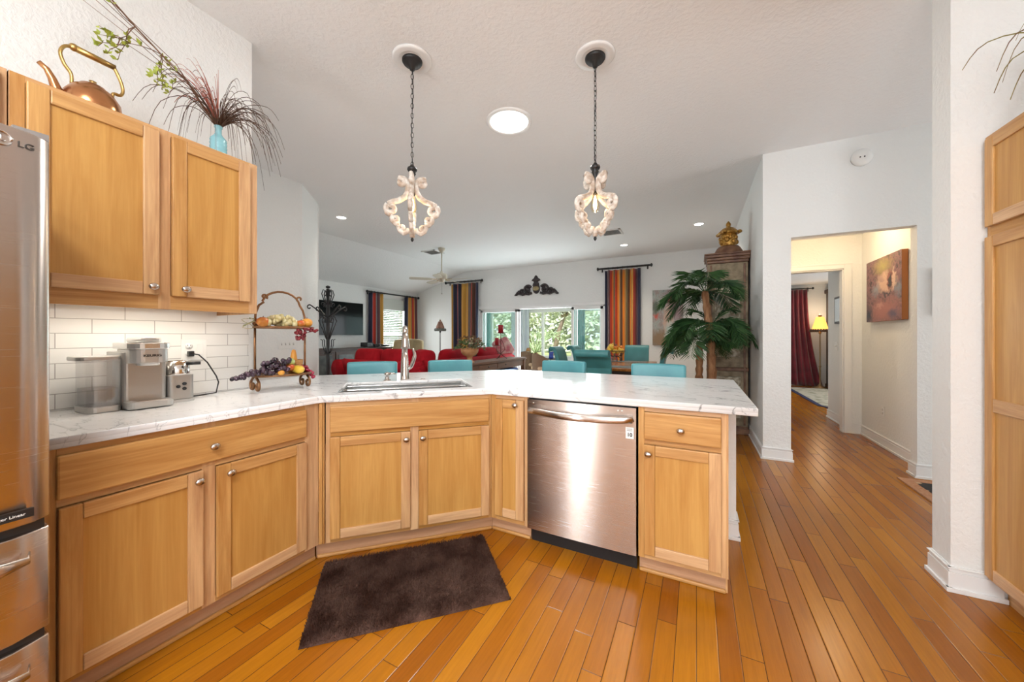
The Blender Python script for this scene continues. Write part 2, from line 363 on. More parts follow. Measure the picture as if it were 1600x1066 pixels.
struct('wall_foyer_side', MB().prism([(-4.265, -2.6), (-4.265, 2.748), (-4.715, 3.27), (-4.715, 3.12), (-4.40, 2.72), (-4.40, -2.6)], 0, H), m_wall)
struct('wall_living_near', MB().box(-7.9, -4.70, 3.13, 3.27, 0, H), m_wall)
wall_with_holes('wall_living_left', 'x', -7.75, -.14, 3.2, 8.8, 2.62, [(7.16, 8.22, .62, 2.28)])
wall_with_holes('wall_far', 'y', 8.66, .14, -7.9, .60, H, [(-5.48, -1.94, 0, 2.02)])
struct('wall_dining_right', MB().box(.6, .74, 4.54, 8.8, 0, H), m_wall)
wall_with_holes('wall_hall_front', 'y', 4.43, .11, .6, 4.7, H, [(.831, 1.72, 0, 2.215)])
struct('wall_hall_right', MB().box(1.865, 1.98, 4.54, 6.09, 0, 2.53), m_wall)
wall_with_holes('wall_hall_end', 'y', 6.09, .11, .74, 1.98, 2.53, [(.86, 1.69, 0, 2.11)])
struct('wall_bedroom_right', MB().box(1.80, 1.98, 6.2, 7.15, 0, 2.53), m_wall)
wall_with_holes('wall_bedroom_far', 'y', 11.45, .14, .6, 4.6, 2.53, [])
wall_with_holes('wall_bedroom_side', 'x', 4.5, .14, 4.5, 11.6, 2.53, [(8.1, 9.9, .6, 2.2)])
struct('wall_bedroom_near', MB().box(1.98, 4.6, 7.0, 7.15, 0, 2.53), m_wall)
struct('wall_bedroom_left', MB().box(.60, .74, 8.8, 11.6, 0, 2.53), m_wall)
struct('wall_pantry_stub', MB().box(1.105, 4.7, 2.545, 2.70, 0, H), m_wall)
struct('wall_kitchen_right', MB().box(1.88, 2.02, -2.6, 2.545, 0, H), m_wall)
wall_with_holes('wall_entry', 'x', 4.56, .14, 2.6, 4.5, H, [(2.9, 4.1, .3, 2.2)])  # opening added out of view for the entry daylight
struct('floor_living', MB().box(-7.75, -2.2, 3.45, 8.66, 0, .004), M('pale_bounce_floor', (.62, .60, .56), (.70, .68, .65), scale=60, rough=.95))  # unseen floor, made pale to bounce neutral light into the living room
m_tilegrey = M('lanai_tile', (.42, .40, .38), (.5, .48, .45), scale=3, rough=.5)
struct('floor_lanai', MB().box(-8, 1.5, 8.8, 12.0, -.12, -.02), m_tilegrey)
struct('ceiling_lanai', MB().box(-8, 1.5, 8.8, 12.1, 2.55, 2.67), m_trim)
# pony wall under the bar overhang
struct('wall_peninsula', MB().prism([(.215, 2.585), (.215, 2.70), (-1.49, 2.70), (-2.72, 1.47), (-2.72, 1.30), (-2.665, 1.30), (-2.665, 1.365), (-1.445, 2.585)], 0, .874), m_wall)
def baseboard(name, p, q, n, h=.125):
    p, q, n = Vector((*p, 0)), Vector((*q, 0)), Vector((*n, 0)).normalized(); d = (q - p); L = d.length; d.normalize(); mb = MB(); z = Vector((0, 0, 1))
    for th, z0, z1 in ((.013, 0, h - .03), (.009, h - .03, h - .012), (.016, h - .012, h - .006), (.006, h - .006, h), (.022, 0, .022)):
        mb.obox((p + q) / 2 + n * (th / 2) + z * (z0 + z1) / 2, d, L / 2 + th - .0006, n, th / 2, z, (z1 - z0) / 2)
    return struct(name, mb, m_trim, bevel=.002)
baseboard('baseboard_pantry_end', (1.105, 2.545), (1.105, 2.70), (-1, 0)); baseboard('baseboard_pantry_front', (1.105, 2.545), (1.262, 2.545), (0, -1))
baseboard('baseboard_hall_front_left', (.6, 4.43), (.831, 4.43), (0, -1)); baseboard('baseboard_dining_right', (.6, 4.43), (.6, 8.66), (-1, 0))
baseboard('baseboard_hall_jamb_right', (1.72, 4.43), (1.72, 4.54), (-1, 0)); baseboard('baseboard_hall_front_right', (1.72, 4.43), (3.4, 4.43), (0, -1))
baseboard('baseboard_hall_right', (1.865, 4.54), (1.865, 6.09), (-1, 0)); baseboard('baseboard_hall_end', (1.765, 6.09), (1.865, 6.09), (0, -1))
baseboard('baseboard_bedroom_right', (1.80, 6.22), (1.80, 7.15), (-1, 0)); baseboard('baseboard_bedroom_far', (.74, 11.45), (4.5, 11.45), (0, -1))
baseboard('baseboard_peninsula', (.215, 2.585), (.215, 2.70), (1, 0)); baseboard('baseboard_peninsula_front', (.135, 2.585), (.215, 2.585), (0, -1))
baseboard('baseboard_far', (-1.94, 8.66), (.6, 8.66), (0, -1)); baseboard('baseboard_far_left', (-7.75, 8.66), (-5.48, 8.66), (0, -1))
# door casing at the hall end
dc = MB()
for x0, x1 in ((1.69, 1.765), (.785, .86)): dc.box(x0, x1, 6.072, 6.09, 0, 2.185)
dc.box(.86, 1.69, 6.072, 6.09, 2.11, 2.185).box(.78, 1.77, 6.066, 6.078, 2.165, 2.185)
dc.box(1.675, 1.69, 6.09, 6.2, 0, 2.11).box(.86, .875, 6.09, 6.2, 0, 2.11).box(.86, 1.69, 6.09, 6.2, 2.095, 2.11)
struct('trim_1', dc, m_trim, bevel=.004)
# sliding glass doors of the living room
fr = MB(); fr.box(-5.50, -1.92, 8.64, 8.66, 2.0, 2.07).box(-5.48, -1.94, 8.68, 8.78, 1.965, 2.02).box(-5.48, -1.94, 8.68, 8.78, 0, .03)
for x in (-5.48, -1.99): fr.box(x, x + .05, 8.68, 8.78, 0, 2.0)
door1 = struct('door_1', fr, m_trim, bevel=.003)
def slider(x0, x1, y, m):
    f = MB(); f.box(x0, x0 + .065, y, y + .035, .03, 1.965).box(x1 - .065, x1, y, y + .035, .03, 1.965).box(x0, x1, y, y + .035, .03, .12).box(x0, x1, y, y + .035, 1.90, 1.965)
    a = f.build('sliding_panel', m_trim, door1, bevel=.003)
    MB().box(x0 + .065, x1 - .065, y + .014, y + .02, .12, 1.90).build('glass_pane', m, a)
slider(-5.43, -4.28, 8.69, m_glass_t); slider(-5.36, -4.22, 8.735, m_glass_t); slider(-2.78, -1.99, 8.69, m_glass_t); slider(-2.70, -2.02, 8.735, m_glass_t)
# living room window with blinds
wf = MB()
for y0, y1, z0, z1 in ((7.16, 7.21, .62, 2.28), (8.17, 8.22, .62, 2.28), (7.16, 8.22, .62, .67), (7.16, 8.22, 2.23, 2.28), (7.16, 8.22, 1.27, 1.33)): wf.box(-7.86, -7.80, y0, y1, z0, z1)
w1 = struct('window_1', wf, m_trim, bevel=.003); MB().box(-7.835, -7.83, 7.2, 8.18, .66, 2.24).build('glass_pane', m_glass, w1)
MB().box(-7.77, -7.72, 7.12, 8.26, .575, .62).build('window_sill', m_trim, w1, bevel=.004)
for nm, ax, x0, x1, z0, z1 in (('added_window_2', 'y', -.4, 1.1, .9, 2.2), ('window_3', 'y', -2.03, -1.61, .1, 2.1), ('added_window_4', 'y', -4.0, -2.9, .2, 2.1)):  # kitchen and foyer windows are added out of view to admit daylight
    f = MB(); f.box(x0, x0 + .05, -2.6, -2.53, z0, z1).box(x1 - .05, x1, -2.6, -2.53, z0, z1).box(x0, x1, -2.6, -2.53, z0, z0 + .05).box(x0, x1, -2.6, -2.53, z1 - .05, z1)
    struct(nm, f, m_trim, bevel=.003)
# lanai glazing beyond the sliders
lf = MB()
lf.box(-8, 1.5, 11.8, 11.9, 2.12, 2.55).box(-8, 1.5, 11.8, 11.9, -.02, .52).box(-8, 1.5, 11.77, 11.93, .50, .56).box(-8, 1.5, 11.78, 11.92, 2.08, 2.14)
for x in (-7.9, -6.9, -5.9, -4.82, -3.72, -2.62, -1.52, -.42, .68): lf.box(x - .035, x + .035, 11.79, 11.91, .5, 2.14)
struct('window_5', lf, m_trim, bevel=.004)
# ================================================================== KITCHEN CABINETS
def shaker_door(parent, x0, x1, z0, z1, knob=None, kpart='knob', y=0.0, rail=.052, mid=None, th=.019):
    """front lies at local y = y-th .. y"""
    f = MB(); f.box(x0, x0 + rail, y - th, y, z0, z1, 0).box(x1 - rail, x1, y - th, y, z0, z1, 0)
    f.box(x0 + rail + .0006, x1 - rail - .0006, y - th, y, z0, z0 + rail, 1).box(x0 + rail + .0006, x1 - rail - .0006, y - th, y, z1 - rail, z1, 1)
    if mid: f.box(x0 + rail + .0006, x1 - rail - .0006, y - th, y, mid - .03, mid + .03, 1)
    d = f.build('door', [m_wv, m_wh], parent, bevel=.0035)
    p = MB(); zs = [(z0 + rail, z1 - rail)] if not mid else [(z0 + rail, mid - .03), (mid + .03, z1 - rail)]
    for a, b in zs: p.box(x0 + rail - .006, x1 - rail + .006, y - th + .009, y - .003, a - .006, b + .006)
    p.build('door_panel', m_wp, d)
    if knob: add_knob(d, knob[0], y - th, knob[1])
    return d
def add_knob(parent, x, y, z):
    k = MB(); k.lathe([(.0065, 0), (.0055, -.010), (.009, -.013), (.0155, -.016), (.0165, -.021), (.0135, -.026), (.006, -.0285), (.0005, -.029)], 18, axis='y')
    k.v = [(a * 1.12 + x, b + y, c * .9 + z) for a, b, c in k.v]
    return tag(k.build('knob', m_nickel, parent), 'round brushed nickel knob')
def drawer(parent, x0, x1, z0, z1, knob=None, y=0.0, th=.019):
    d = MB().box(x0, x1, y - th, y, z0, z1).build('drawer', m_wh, parent, bevel=.006)
    if knob: add_knob(d, knob[0], y - th, knob[1])
    return d
def base_cabinet(name, label, loc, rz, w, depth, stiles, rails, e0=0, e1=0, cat='cabinet', zb=.095, ct=.872):
    t = thing(name, label, cat, loc, rz)
    MB().box(.004, w - .004, .02, depth, .10, ct).build('carcass', m_wv, t)
    f = MB()
    for a, b in stiles: f.box(a, b, 0, .02, zb, .874, 0)
    for a, b, z0, z1 in rails: f.box(a, b, .0004, .0196, z0, z1, 1)
    f.build('face_frame', [m_wv, m_wh], t, bevel=.0015)
    MB().box(-e0, w + e1, .05, .066, 0, zb + .004).build('toe_kick', m_toe, t)
    MB().box(-e0 * .7, w + e1 * .7, .034, .05, 0, .019).build('shoe_molding', m_wh, t, bevel=.006)
    return t
# left run (faces +x)
L0 = .345
t = base_cabinet('base_cabinet', 'long maple base cabinet with one wide drawer over two doors beside the refrigerator', (-1.848, L0, 0), R(90), 1.283 - L0, .62,
                 [(0, .026), (.413, .461), (.861, .938)], [(.026, .861, .850, .874), (.026, .861, .682, .72), (.026, .413, .095, .12), (.461, .861, .095, .12)], 0, .014)
drawer(t, .024, .861, .708, .853, (.445, .774)); shaker_door(t, .028, .413, .118, .680, (.393, .643)); shaker_door(t, .461, .861, .118, .680, (.506, .642))
# corner sink run at 45 degrees
t = base_cabinet('sink_base_cabinet', 'maple sink cabinet set diagonally in the corner, false drawer over two doors', (-1.848, 1.283, 0), R(45), .979, .60,
                 [(0, .030), (.036, .060), (.486, .533), (.960, .979)], [(.058, .962, .850, .874), (.058, .962, .682, .716), (.058, .486, .095, .12), (.533, .962, .095, .12)], .02, .02, ct=.64)
drawer(t, .058, .962, .708, .852); shaker_door(t, .058, .486, .120, .682, (.463, .640)); shaker_door(t, .533, .962, .120, .682, (.556, .640))
MB().box(.004, .022, -.012, 0, .10, .874).build('filler_strip', m_wv, t, bevel=.004)
# peninsula
t = base_cabinet('narrow_base_cabinet', 'narrow single door maple cabinet between sink corner and dishwasher', (-1.156, 1.975, 0), 0, .254, .60,
                 [(0, .036), (.232, .254)], [(.036, .232, .852, .874), (.036, .232, .095, .13)], .02, 0)
shaker_door(t, .036, .232, .128, .852, (.183, .824))
t = base_cabinet('end_base_cabinet', 'maple cabinet at the peninsula end with a drawer over one door', (-.270, 1.975, 0), 0, .396, .60,
                 [(0, .030), (.374, .396)], [(.03, .374, .852, .874), (.03, .374, .684, .716), (.03, .374, .095, .125)])
drawer(t, .030, .374, .712, .852, (.201, .777)); shaker_door(t, .030, .374, .122, .684, (.052, .642))
MB().box(.396, .404, 0, .60, .095, .874).box(.396, .404, .05, .60, 0, .095).build('end_panel', m_wv, t)
# dishwasher
t = thing('dishwasher', 'stainless steel dishwasher with a curved bar handle', 'dishwasher', (-.588, 1.975, 0))
MB().box(-.297, .297, .03, .58, .11, .868).build('tub', m_black, t)
def dw(u, v):
    x = lerp(-.309, .309, u); b = .004 * (1 - (2 * u - 1) ** 2)
    return (x, -.016 - b, lerp(.100, .866, v))
d = MB().grid(dw, 24, 2); d.box(-.309, .309, -.016, .02, .100, .866); dd = d.build('door', m_steel, t)
for p in dd.data.polygons: p.use_smooth = len(p.vertices) == 4 and p.index < 48
hp = [(lerp(-.288, .288, i / 16), -.036 - .034 * sin(pi * i / 16), .806 - .010 * sin(pi * i / 16)) for i in range(17)]
hp = [(-.288, -.014, .806)] + hp + [(.288, -.014, .806)]
h = MB().tube(hp, .010, 10, 1.9, up=(0, 1, 0)); h.build('handle', m_steel, dd)
MB().box(-.305, .305, .045, .06, .0, .095).build('kick_plate', m_black, t); MB().box(-.31, .31, .01, .045, .868, .8745).build('top_gasket', m_black, t)
sgn = MB().box(.258, .298, -.0215, -.014, .706, .764).build('energy_badge', m_white, dd)
text('10', .026, 'badge_number', m_black, sgn, (.278, -.0222, .726), (R(90), 0, 0), bold=.0009)
for i, zz in enumerate((.747, .755)): MB().box(.264, .292, -.0221, -.0214, zz, zz + .0035).build('badge_line', M('badge_grey', (.25, .25, .25)), sgn)
for x in (.215, .235): MB().box(x, x + .008, -.0225, -.018, .845, .850).build('indicator', m_white, dd)
MB().lathe([(.007, 0), (.007, -.003)], 14, (-.270, -.0165, .845), axis='y').build('emblem', m_nickel, dd)
# countertop with sink cut-out
def s45(a, b): return (-1.848 + a * .7071 - b * .7071, 1.283 + a * .7071 + b * .7071)
ct = [(-1.825, .35), (-1.825, 1.262), (-1.818, 1.282), (-1.158, 1.942), (-1.138, 1.955), (.248, 1.955), (.248, 3.16), (-1.60, 3.16), (-2.87, 1.89), (-2.87, 1.292), (-2.498, 1.292), (-2.498, .35)]
SX0, SX1, SY0, SY1 = .080, .880, .088, .545
hole = [s45(SX0, SY0), s45(SX0, SY1), s45(SX1, SY1), s45(SX1, SY0)]
ins = [(-1.856, .352), (-1.856, 1.275), (-1.850, 1.297), (-1.171, 1.976), (-1.150, 1.986), (.217, 1.986), (.217, 3.129), (-1.587, 3.129), (-2.839, 1.877), (-2.839, 1.323), (-2.53, 1.323), (-2.53, .352)]
e_ = .0006; outl = [(x + (-e_ if x > -2.4 else e_), y + (e_ if y < 2.5 else -e_)) for x, y in ct]
top = plate([ct, hole], .903, .011, .004, 'countertop', m_quartz); stp = plate([outl, ins], .889, .0125, .003, 'built_up_edge', m_quartz); stp.parent = top; stp.location = (0, 0, -.014); tag(top, 'white veined quartz countertop wrapping the corner onto the breakfast bar', 'countertop')
# sink
t = thing('kitchen_sink', 'wide undermount stainless steel sink in the corner counter', 'sink', (-1.848, 1.283, 0), R(45))
sk = MB(); a, b, c, d2 = SX0 - .012, SX1 + .012, SY0 - .012, SY1 + .012
sk.box(a, b, c, d2, .660, .668); sk.box(a, a + .012, c, d2, .66, .8915).box(b - .012, b, c, d2, .66, .8915).box(a, b, c, c + .012, .66, .8915).box(a, b, d2 - .012, d2, .66, .8915)
sk.box(a, b, c + .012, c + .03, .855, .866).box(a, b, d2 - .03, d2 - .012, .855, .866)
sk.build('basin', m_steel2, t, bevel=.004)
MB().lathe([(.0005, .671), (.03, .671), (.045, .669), (.045, .668)], 20, ((a + b) / 2, (c + d2) / 2 + .08, 0)).build('drain', m_chrome, t)
# faucet
t_f = t = thing('kitchen_faucet', 'tall brushed nickel pull-down faucet behind the sink', 'faucet', (*s45(.47, .635), .914), R(45))
MB().lathe([(.034, 0), (.034, .006), (.031, .012), (.030, .06), (.026, .14), (.022, .20)], 20).build('body', m_nickel, t)
neck = [(0, 0, .19), (0, -.004, .26), (0, -.015, .32), (0, -.045, .368), (0, -.085, .388), (0, -.125, .378), (0, -.150, .345)]
MB().tube(neck, [.022, .0205, .019, .018, .018, .019, .021], 14).build('spout', m_nickel, t)
MB().tube([(0, -.150, .346), (0, -.160, .30), (0, -.168, .25), (0, -.170, .238)], [.0215, .024, .030, .030], 16).build('spray_head', m_nickel, t)
MB().tube(smooth([(.018, 0, .075), (.045, -.004, .095), (.062, -.012, .14), (.072, -.020, .185), (.058, -.028, .235)], 4), [.012] * 4 + [.014] * 8 + [.011] * 3 + [.008, .005], 12, .7).build('lever', m_nickel, t)
t = thing('soap_dispenser', 'small nickel soap pump on the counter left of the faucet', 'soap dispenser', (*s45(.345, .60), .914), R(45))
MB().lathe([(.026, 0), (.026, .006), (.016, .010), (.014, .034), (.020, .040), (.020, .056), (.008, .062), (.0005, .063)], 16).build('pump', m_nickel, t)
MB().tube([(0, 0, .048), (.025, -.012, .053), (.058, -.025, .050)], [.008, .008, .005], 8).build('nozzle', m_nickel, t)
tag(MB().lathe([(.019, 0), (.019, .003), (.014, .006), (.0005, .006)], 18, (*s45(.60, .60), .914)).build('air_switch', m_nickel), 'small round metal air switch button right of the faucet', 'button')
# backsplash tiles
m_tile = None
def tile_mat():
    m, nt, p = new_mat('glossy_white_tile'); g = nd(nt, 'ShaderNodeNewGeometry'); sp = nd(nt, 'ShaderNodeSeparateXYZ'); nt.links.new(g.outputs['Position'], sp.inputs[0])
    cb = nd(nt, 'ShaderNodeCombineXYZ'); nt.links.new(mth(nt, 'SUBTRACT', sp.outputs['Y'], .388), cb.inputs[0]); nt.links.new(mth(nt, 'SUBTRACT', sp.outputs['Z'], .9205), cb.inputs[1])
    br = nd(nt, 'ShaderNodeTexBrick'); br.offset = .5; br.squash = 1; br.inputs['Scale'].default_value = 1; br.inputs['Brick Width'].default_value = .217; br.inputs['Row Height'].default_value = .0665
    br.inputs['Mortar Size'].default_value = .0016; br.inputs['Mortar Smooth'].default_value = .1; br.inputs['Color1'].default_value = (.82, .82, .80, 1); br.inputs['Color2'].default_value = (.79, .79, .77, 1); br.inputs['Mortar'].default_value = (.42, .41, .40, 1)
    nt.links.new(cb.outputs[0], br.inputs['Vector']); nt.links.new(br.outputs['Color'], p.inputs['Base Color'])
    wv = noise(nt, coord(nt, 'World', (1, 1, 3)), 6, 2); hh = mth(nt, 'ADD', mth(nt, 'MULTIPLY', br.outputs['Fac'], -.6), mth(nt, 'MULTIPLY', wv, .5)); bump(nt, p, hh, .5, .004)
    p.inputs['Roughness'].default_value = .12; return m
tag(MB().box(-2.4995, -2.490, .30, 1.262, .9155, 1.385).build('tile_backsplash', tile_mat()), 'glossy white subway tile backsplash behind the coffee maker', 'backsplash')
# upper cabinets
def upper(name, label, y0, y1, zb, zt, doors, stiles, rails):
    t = thing(name, label, 'cabinet', (-2.10, y0, 0), R(90)); w = y1 - y0
    MB().box(.002, w - .002, .02, .398, zb + .03, zt).build('carcass', m_wv, t)
    f = MB()
    for a, b in stiles: f.box(a, b, 0, .02, zb, zt, 0)
    for a, b, z0, z1 in rails: f.box(a, b, .0004, .0196, z0, z1, 1)
    f.build('face_frame', [m_wv, m_wh], t, bevel=.0015)
    MB().box(w - .012, w, .02, .398, zb, zt).build('side_panel', m_wv, t); MB().box(0, .012, .02, .398, zb, zt).build('side_panel', m_wv, t)
    for x0, x1, z0, z1, k in doors: shaker_door(t, x0, x1, z0, z1, k)
    return t
U0 = .318
upper('wall_cabinet', 'maple wall cabinet with two doors above the coffee maker', U0, 1.105, 1.360, 2.155,
      [(.035, .386, 1.420, 2.135, (.361, 1.453)), (.429, .746, 1.420, 2.135, (.471, 1.453))], [(0, .035), (.386, .429), (.746, .787)], [(.0, .787, 1.36, 1.422), (.0, .787, 2.13, 2.155)])
upper('fridge_wall_cabinet', 'maple wall cabinet above the refrigerator at the left edge', -.62, U0 - .003, 1.83, 2.155,
      [(.02, .46, 1.85, 2.135, (.44, 1.875)), (.475, .919, 1.85, 2.135, (.495, 1.875))], [(0, .02), (.46, .475), (.919, .935)], [(0, .935, 1.83, 1.852), (0, .935, 2.13, 2.155)])
ul = thing('under_cabinet_light', 'slim lit strip light under the wall cabinet', 'light', (-2.28, .72, 1.375))
MB().box(-.03, .03, -.33, .33, 0, .014).build('housing', m_white, ul); MB().box(-.022, .022, -.32, .32, -.004, 0).build('diffuser', M('strip_lens', (1, 1, 1), emit=(1, .92, .80), es=3), ul)
lamp('under_cabinet_lamp', 'AREA', (-2.28, .72, 1.365), 2.0, (1, .92, .80), .05, .62)
# pantry
t = thing('pantry_cabinet', 'tall maple pantry cabinet at the right edge of the kitchen', 'cabinet', (1.222, 2.538, 0), R(-90))
MB().box(.004, 1.7, .02, .64, .10, 2.165).build('carcass', m_wv, t)
f = MB()
for a, b in ((0, .022), (.466, .51), (.955, 1.0), (1.66, 1.70)): f.box(a, b, 0, .02, .10, 2.168, 0)
for z0, z1 in ((.10, .125), (1.70, 1.755), (2.155, 2.168)): f.box(.022, 1.66, .0004, .0196, z0, z1, 1)
f.build('face_frame', [m_wv, m_wh], t, bevel=.0015)
for x0, x1 in ((.018, .466), (.51, .955), (1.0, 1.66)):
    shaker_door(t, x0, x1, .120, 1.702, mid=.923, knob=(x1 - .03, 1.0) if x0 < .2 else (x0 + .03, 1.0)); shaker_door(t, x0, x1, 1.750, 2.160)
MB().box(.0, 1.7, .064, .08, 0, .10).build('toe_kick', m_wh, t); MB().box(-.004, 1.7, -.004, .30, 2.165, 2.178).build('top_board', m_wh, t)
# refrigerator (faces +x)
t = thing('refrigerator', 'stainless steel refrigerator with bottom drawers at the left edge', 'refrigerator', (-1.55, .307, 0), R(90))
FWD = .90
MB().box(-FWD, -.004, .075, .90, .05, 1.765).build('body', M('fridge_grey_side', (.10, .10, .105), rough=.4, metal=.5), t)
def curved_front(x0, x1, z0, z1, bul=.028):
    n = 14; prof = []
    for i in range(n + 1):
        u = i / n; x = lerp(x0, x1, u); e = min(u, 1 - u) * (x1 - x0)
        y = -bul * (1 - (2 * u - 1) ** 2) + (.016 * (1 - min(1, e / .016)) ** 2)
        prof.append((x, y + .016))
    m = MB().prism(prof + [(x1, .07), (x0, .07)], z0, z1)
    m.sm = [len(f) == 4 for f in m.f]; return m
ur = curved_front(-.447, 0, .748, 1.775).build('right_door', m_steel, t, bevel=.005)
curved_front(-FWD, -.453, .748, 1.775).build('left_door', m_steel, t, bevel=.005)
MB().tube([(-.40, -.02, .82), (-.40, -.065, .84), (-.40, -.07, 1.2), (-.40, -.065, 1.56), (-.40, -.02, 1.58)], .013, 10).build('door_handle', m_steel, ur)
for nm, z0, z1 in (('upper', .448, .722), ('lower', .09, .428)):
    dr = curved_front(-FWD, 0, z0, z1, .03).build('freezer_drawer', m_steel, t, bevel=.005)
    hx = [(lerp(-.84, -.045, i / 14), -.022 - .040 * min(1, sin(pi * i / 14) * 1.6), z1 - .058) for i in range(15)]
    MB().tube([(-.84, .0, z1 - .05)] + hx + [(-.040, .0, z1 - .045)], [.010] + [.024] * 13 + [.020, .010, .004], 10, .42, up=(0, 0, 1)).build('handle', m_steel, dr)
    MB().box(-FWD + .01, -.01, .03, .07, z1, z1 + .028).build('drawer_gap', m_black, t)
MB().box(-.062, -.002, .03, .10, 1.772, 1.79).build('hinge_cover', M('hinge_grey', (.22, .2, .19), rough=.5), t)
chr_ = M('badge_chrome', (.75, .75, .75), rough=.25, metal=1)
dk = M('badge_dark', (.10, .095, .09), rough=.4, metal=.6)
text('LG', .021, 'maker_lettering', dk, ur, (-.044, .0052, 1.735), (R(90), 0, R(11)), sx=1.15)
rg = MB().tube([(-.083 + .0165 * cos(a), -.0025 + .0026 * cos(a), 1.738 + .0165 * sin(a)) for a in [2 * pi * i / 24 * .93 for i in range(25)]], .0022, 6); rg.tube([(-.084, -.0028, 1.747), (-.084, -.0028, 1.732), (-.077, -.0018, 1.732)], .0018, 6); rg.lathe([(.0025, -.005), (.0025, -.002)], 8, (-.090, 0, 1.744), axis='y')
rg.build('round_emblem', chr_, ur)
lb = MB().box(-.225, -.035, -.0085, .002, .772, .794).build('badge_strip', m_black, ur); lb.rotation_euler = (0, 0, R(4)); lb.location = (0, .0, 0)
text('Inverter Linear', .0098, 'badge_lettering', m_white, lb, (-.080, -.0088, .783), (R(90), 0, 0), sx=1.05)
# ================================================================== LIGHTS OF THE ROOM, PLUS ADDED UNSEEN ONES
m_wash = M('whitewashed_carved_wood', (.48, .36, .27), (.78, .74, .68), scale=30, rough=.7, rnd=True)
m_filg = thin_glass('bulb_glass', (1, .93, .8), .08)
def pendant(name, label, x, y, rz):
    t = thing(name, label, 'pendant light', (x, y, 0), rz, 'carved wood pendants over the counter')
    tag(MB().lathe([(.128, H), (.128, H - .008), (.118, H - .016), (.102, H - .012), (.092, H - .018), (.082, H - .012), (.06, H - .014), (.0005, H - .014)], 32).build('medallion', m_trim, t), 'white ceiling medallion')
    MB().lathe([(.066, H - .012), (.066, H - .022), (.058, H - .034), (.040, H - .038), (.036, H - .048), (.022, H - .054), (.016, H - .075), (.004, H - .08)], 24).build('canopy', m_iron, t)
    ch = MB(); z = H - .07; k = 0
    while z > 2.385:
        pts = []
        for i in range(13):
            a = 2 * pi * i / 12; u = .0085 * sin(a); w = .019 * cos(a)
            pts.append((u, 0, z - .017 + w) if k % 2 else (0, u, z - .017 + w))
        ch.tube(pts, .0023, 5, cap=False); z -= .0325; k += 1
    ch.tube([(.004, .004, H - .06), (.006, -.004, 2.85), (-.005, .005, 2.6), (.003, 0, 2.36)], .0022, 5)
    ch.build('chain', m_iron, t)
    MB().lathe([(.004, 2.385), (.012, 2.38), (.016, 2.372), (.030, 2.362), (.033, 2.350), (.028, 2.340), (.019, 2.336), (.024, 2.322), (.019, 2.314), (.014, 2.30), (.013, 2.23), (.017, 2.215), (.021, 2.18), (.0005, 2.178)], 18).build('socket_holder', m_iron, t)
    for k in range(4):
        a = k * pi / 2
        P = [(r, z) for r, _, z in spiral(.078, 2.262, .010, .030, 260, -90 - 60, 16)]
        P1 = [(r, z) for r, _, z in spiral(.070, 2.262, .007, .030, 200 + 180, 200 - 160, 14)]
        path = P1 + [(.050, 2.285), (.030, 2.268), (.024, 2.235), (.028, 2.20), (.048, 2.165), (.085, 2.14), (.125, 2.128), (.155, 2.112)]
        path2 = [(r, z) for r, _, z in spiral(.135, 2.083, .036, .010, 50, -330, 18)]
        low = [(.155, 2.105), (.168, 2.082), (.160, 2.055), (.135, 2.040)]
        s2 = [(r, z) for r, _, z in spiral(.108, 2.018, .026, .007, 55, -320, 16)]
        low2 = [(.128, 2.028), (.126, 2.005), (.105, 1.985), (.082, 1.982)]
        s3 = [(r, z) for r, _, z in spiral(.070, 1.962, .023, .007, 60, -300, 14)]
        low3 = [(.088, 1.968), (.080, 1.940), (.055, 1.922), (.030, 1.935), (.022, 1.955)]
        m = MB()
        for pth, rr in ((path, .0125), (path2, .011), (low, .0115), (s2, .0095), (low2, .011), (s3, .009), (low3, .010)):
            m.tube([(r * cos(a), r * sin(a), z) for r, z in pth], rr * 1.32, 8, 1.2, up=(-sin(a), cos(a), 0.01))
        m.build('scroll_arm', m_wash, t)
    MB().lathe([(.010, 1.95), (.024, 1.935), (.026, 1.925), (.014, 1.915), (.018, 1.905), (.012, 1.897), (.0005, 1.896)], 14).build('bottom_turning', m_wash, t)
    MB().lathe([(.005, 1.898), (.0105, 1.888), (.009, 1.878), (.001, 1.868)], 12).build('finial', m_iron, t)
    MB().lathe([(.010, 2.182), (.013, 2.165), (.028, 2.12), (.030, 2.09), (.020, 2.062), (.0005, 2.052)], 16).build('bulb', m_filg, t)
    MB().lathe([(.003, 2.165), (.010, 2.14), (.013, 2.105), (.010, 2.08), (.002, 2.07)], 10).build('filament', m_bulb, t)
    lamp('pendant_bulb_lamp', 'POINT', (x, y, 2.03), .8, WARM, .03)
pendant('pendant_light', 'carved whitewashed wood pendant on a chain over the sink corner', -1.688, 1.843, R(38))
pendant('pendant_light', 'carved whitewashed wood pendant on a chain over the dishwasher end of the counter', -.595, 2.37, R(62))
t = thing('tubular_skylight', 'round lit daylight tube in the ceiling between the pendants', 'skylight', (-1.437, 2.76, H))
MB().lathe([(.198, 0), (.198, -.008), (.186, -.014), (.165, -.012), (.160, -.004)], 40, cap=False).build('trim_ring', m_trim, t); MB().lathe([(.164, -.006), (.15, -.010), (.0005, -.016)], 40).build('diffuser', m_lens, t)
lamp('skylight_lamp', 'AREA', (-1.437, 2.76, H - .03), 26, (1, .97, .93), .33, shape='DISK')
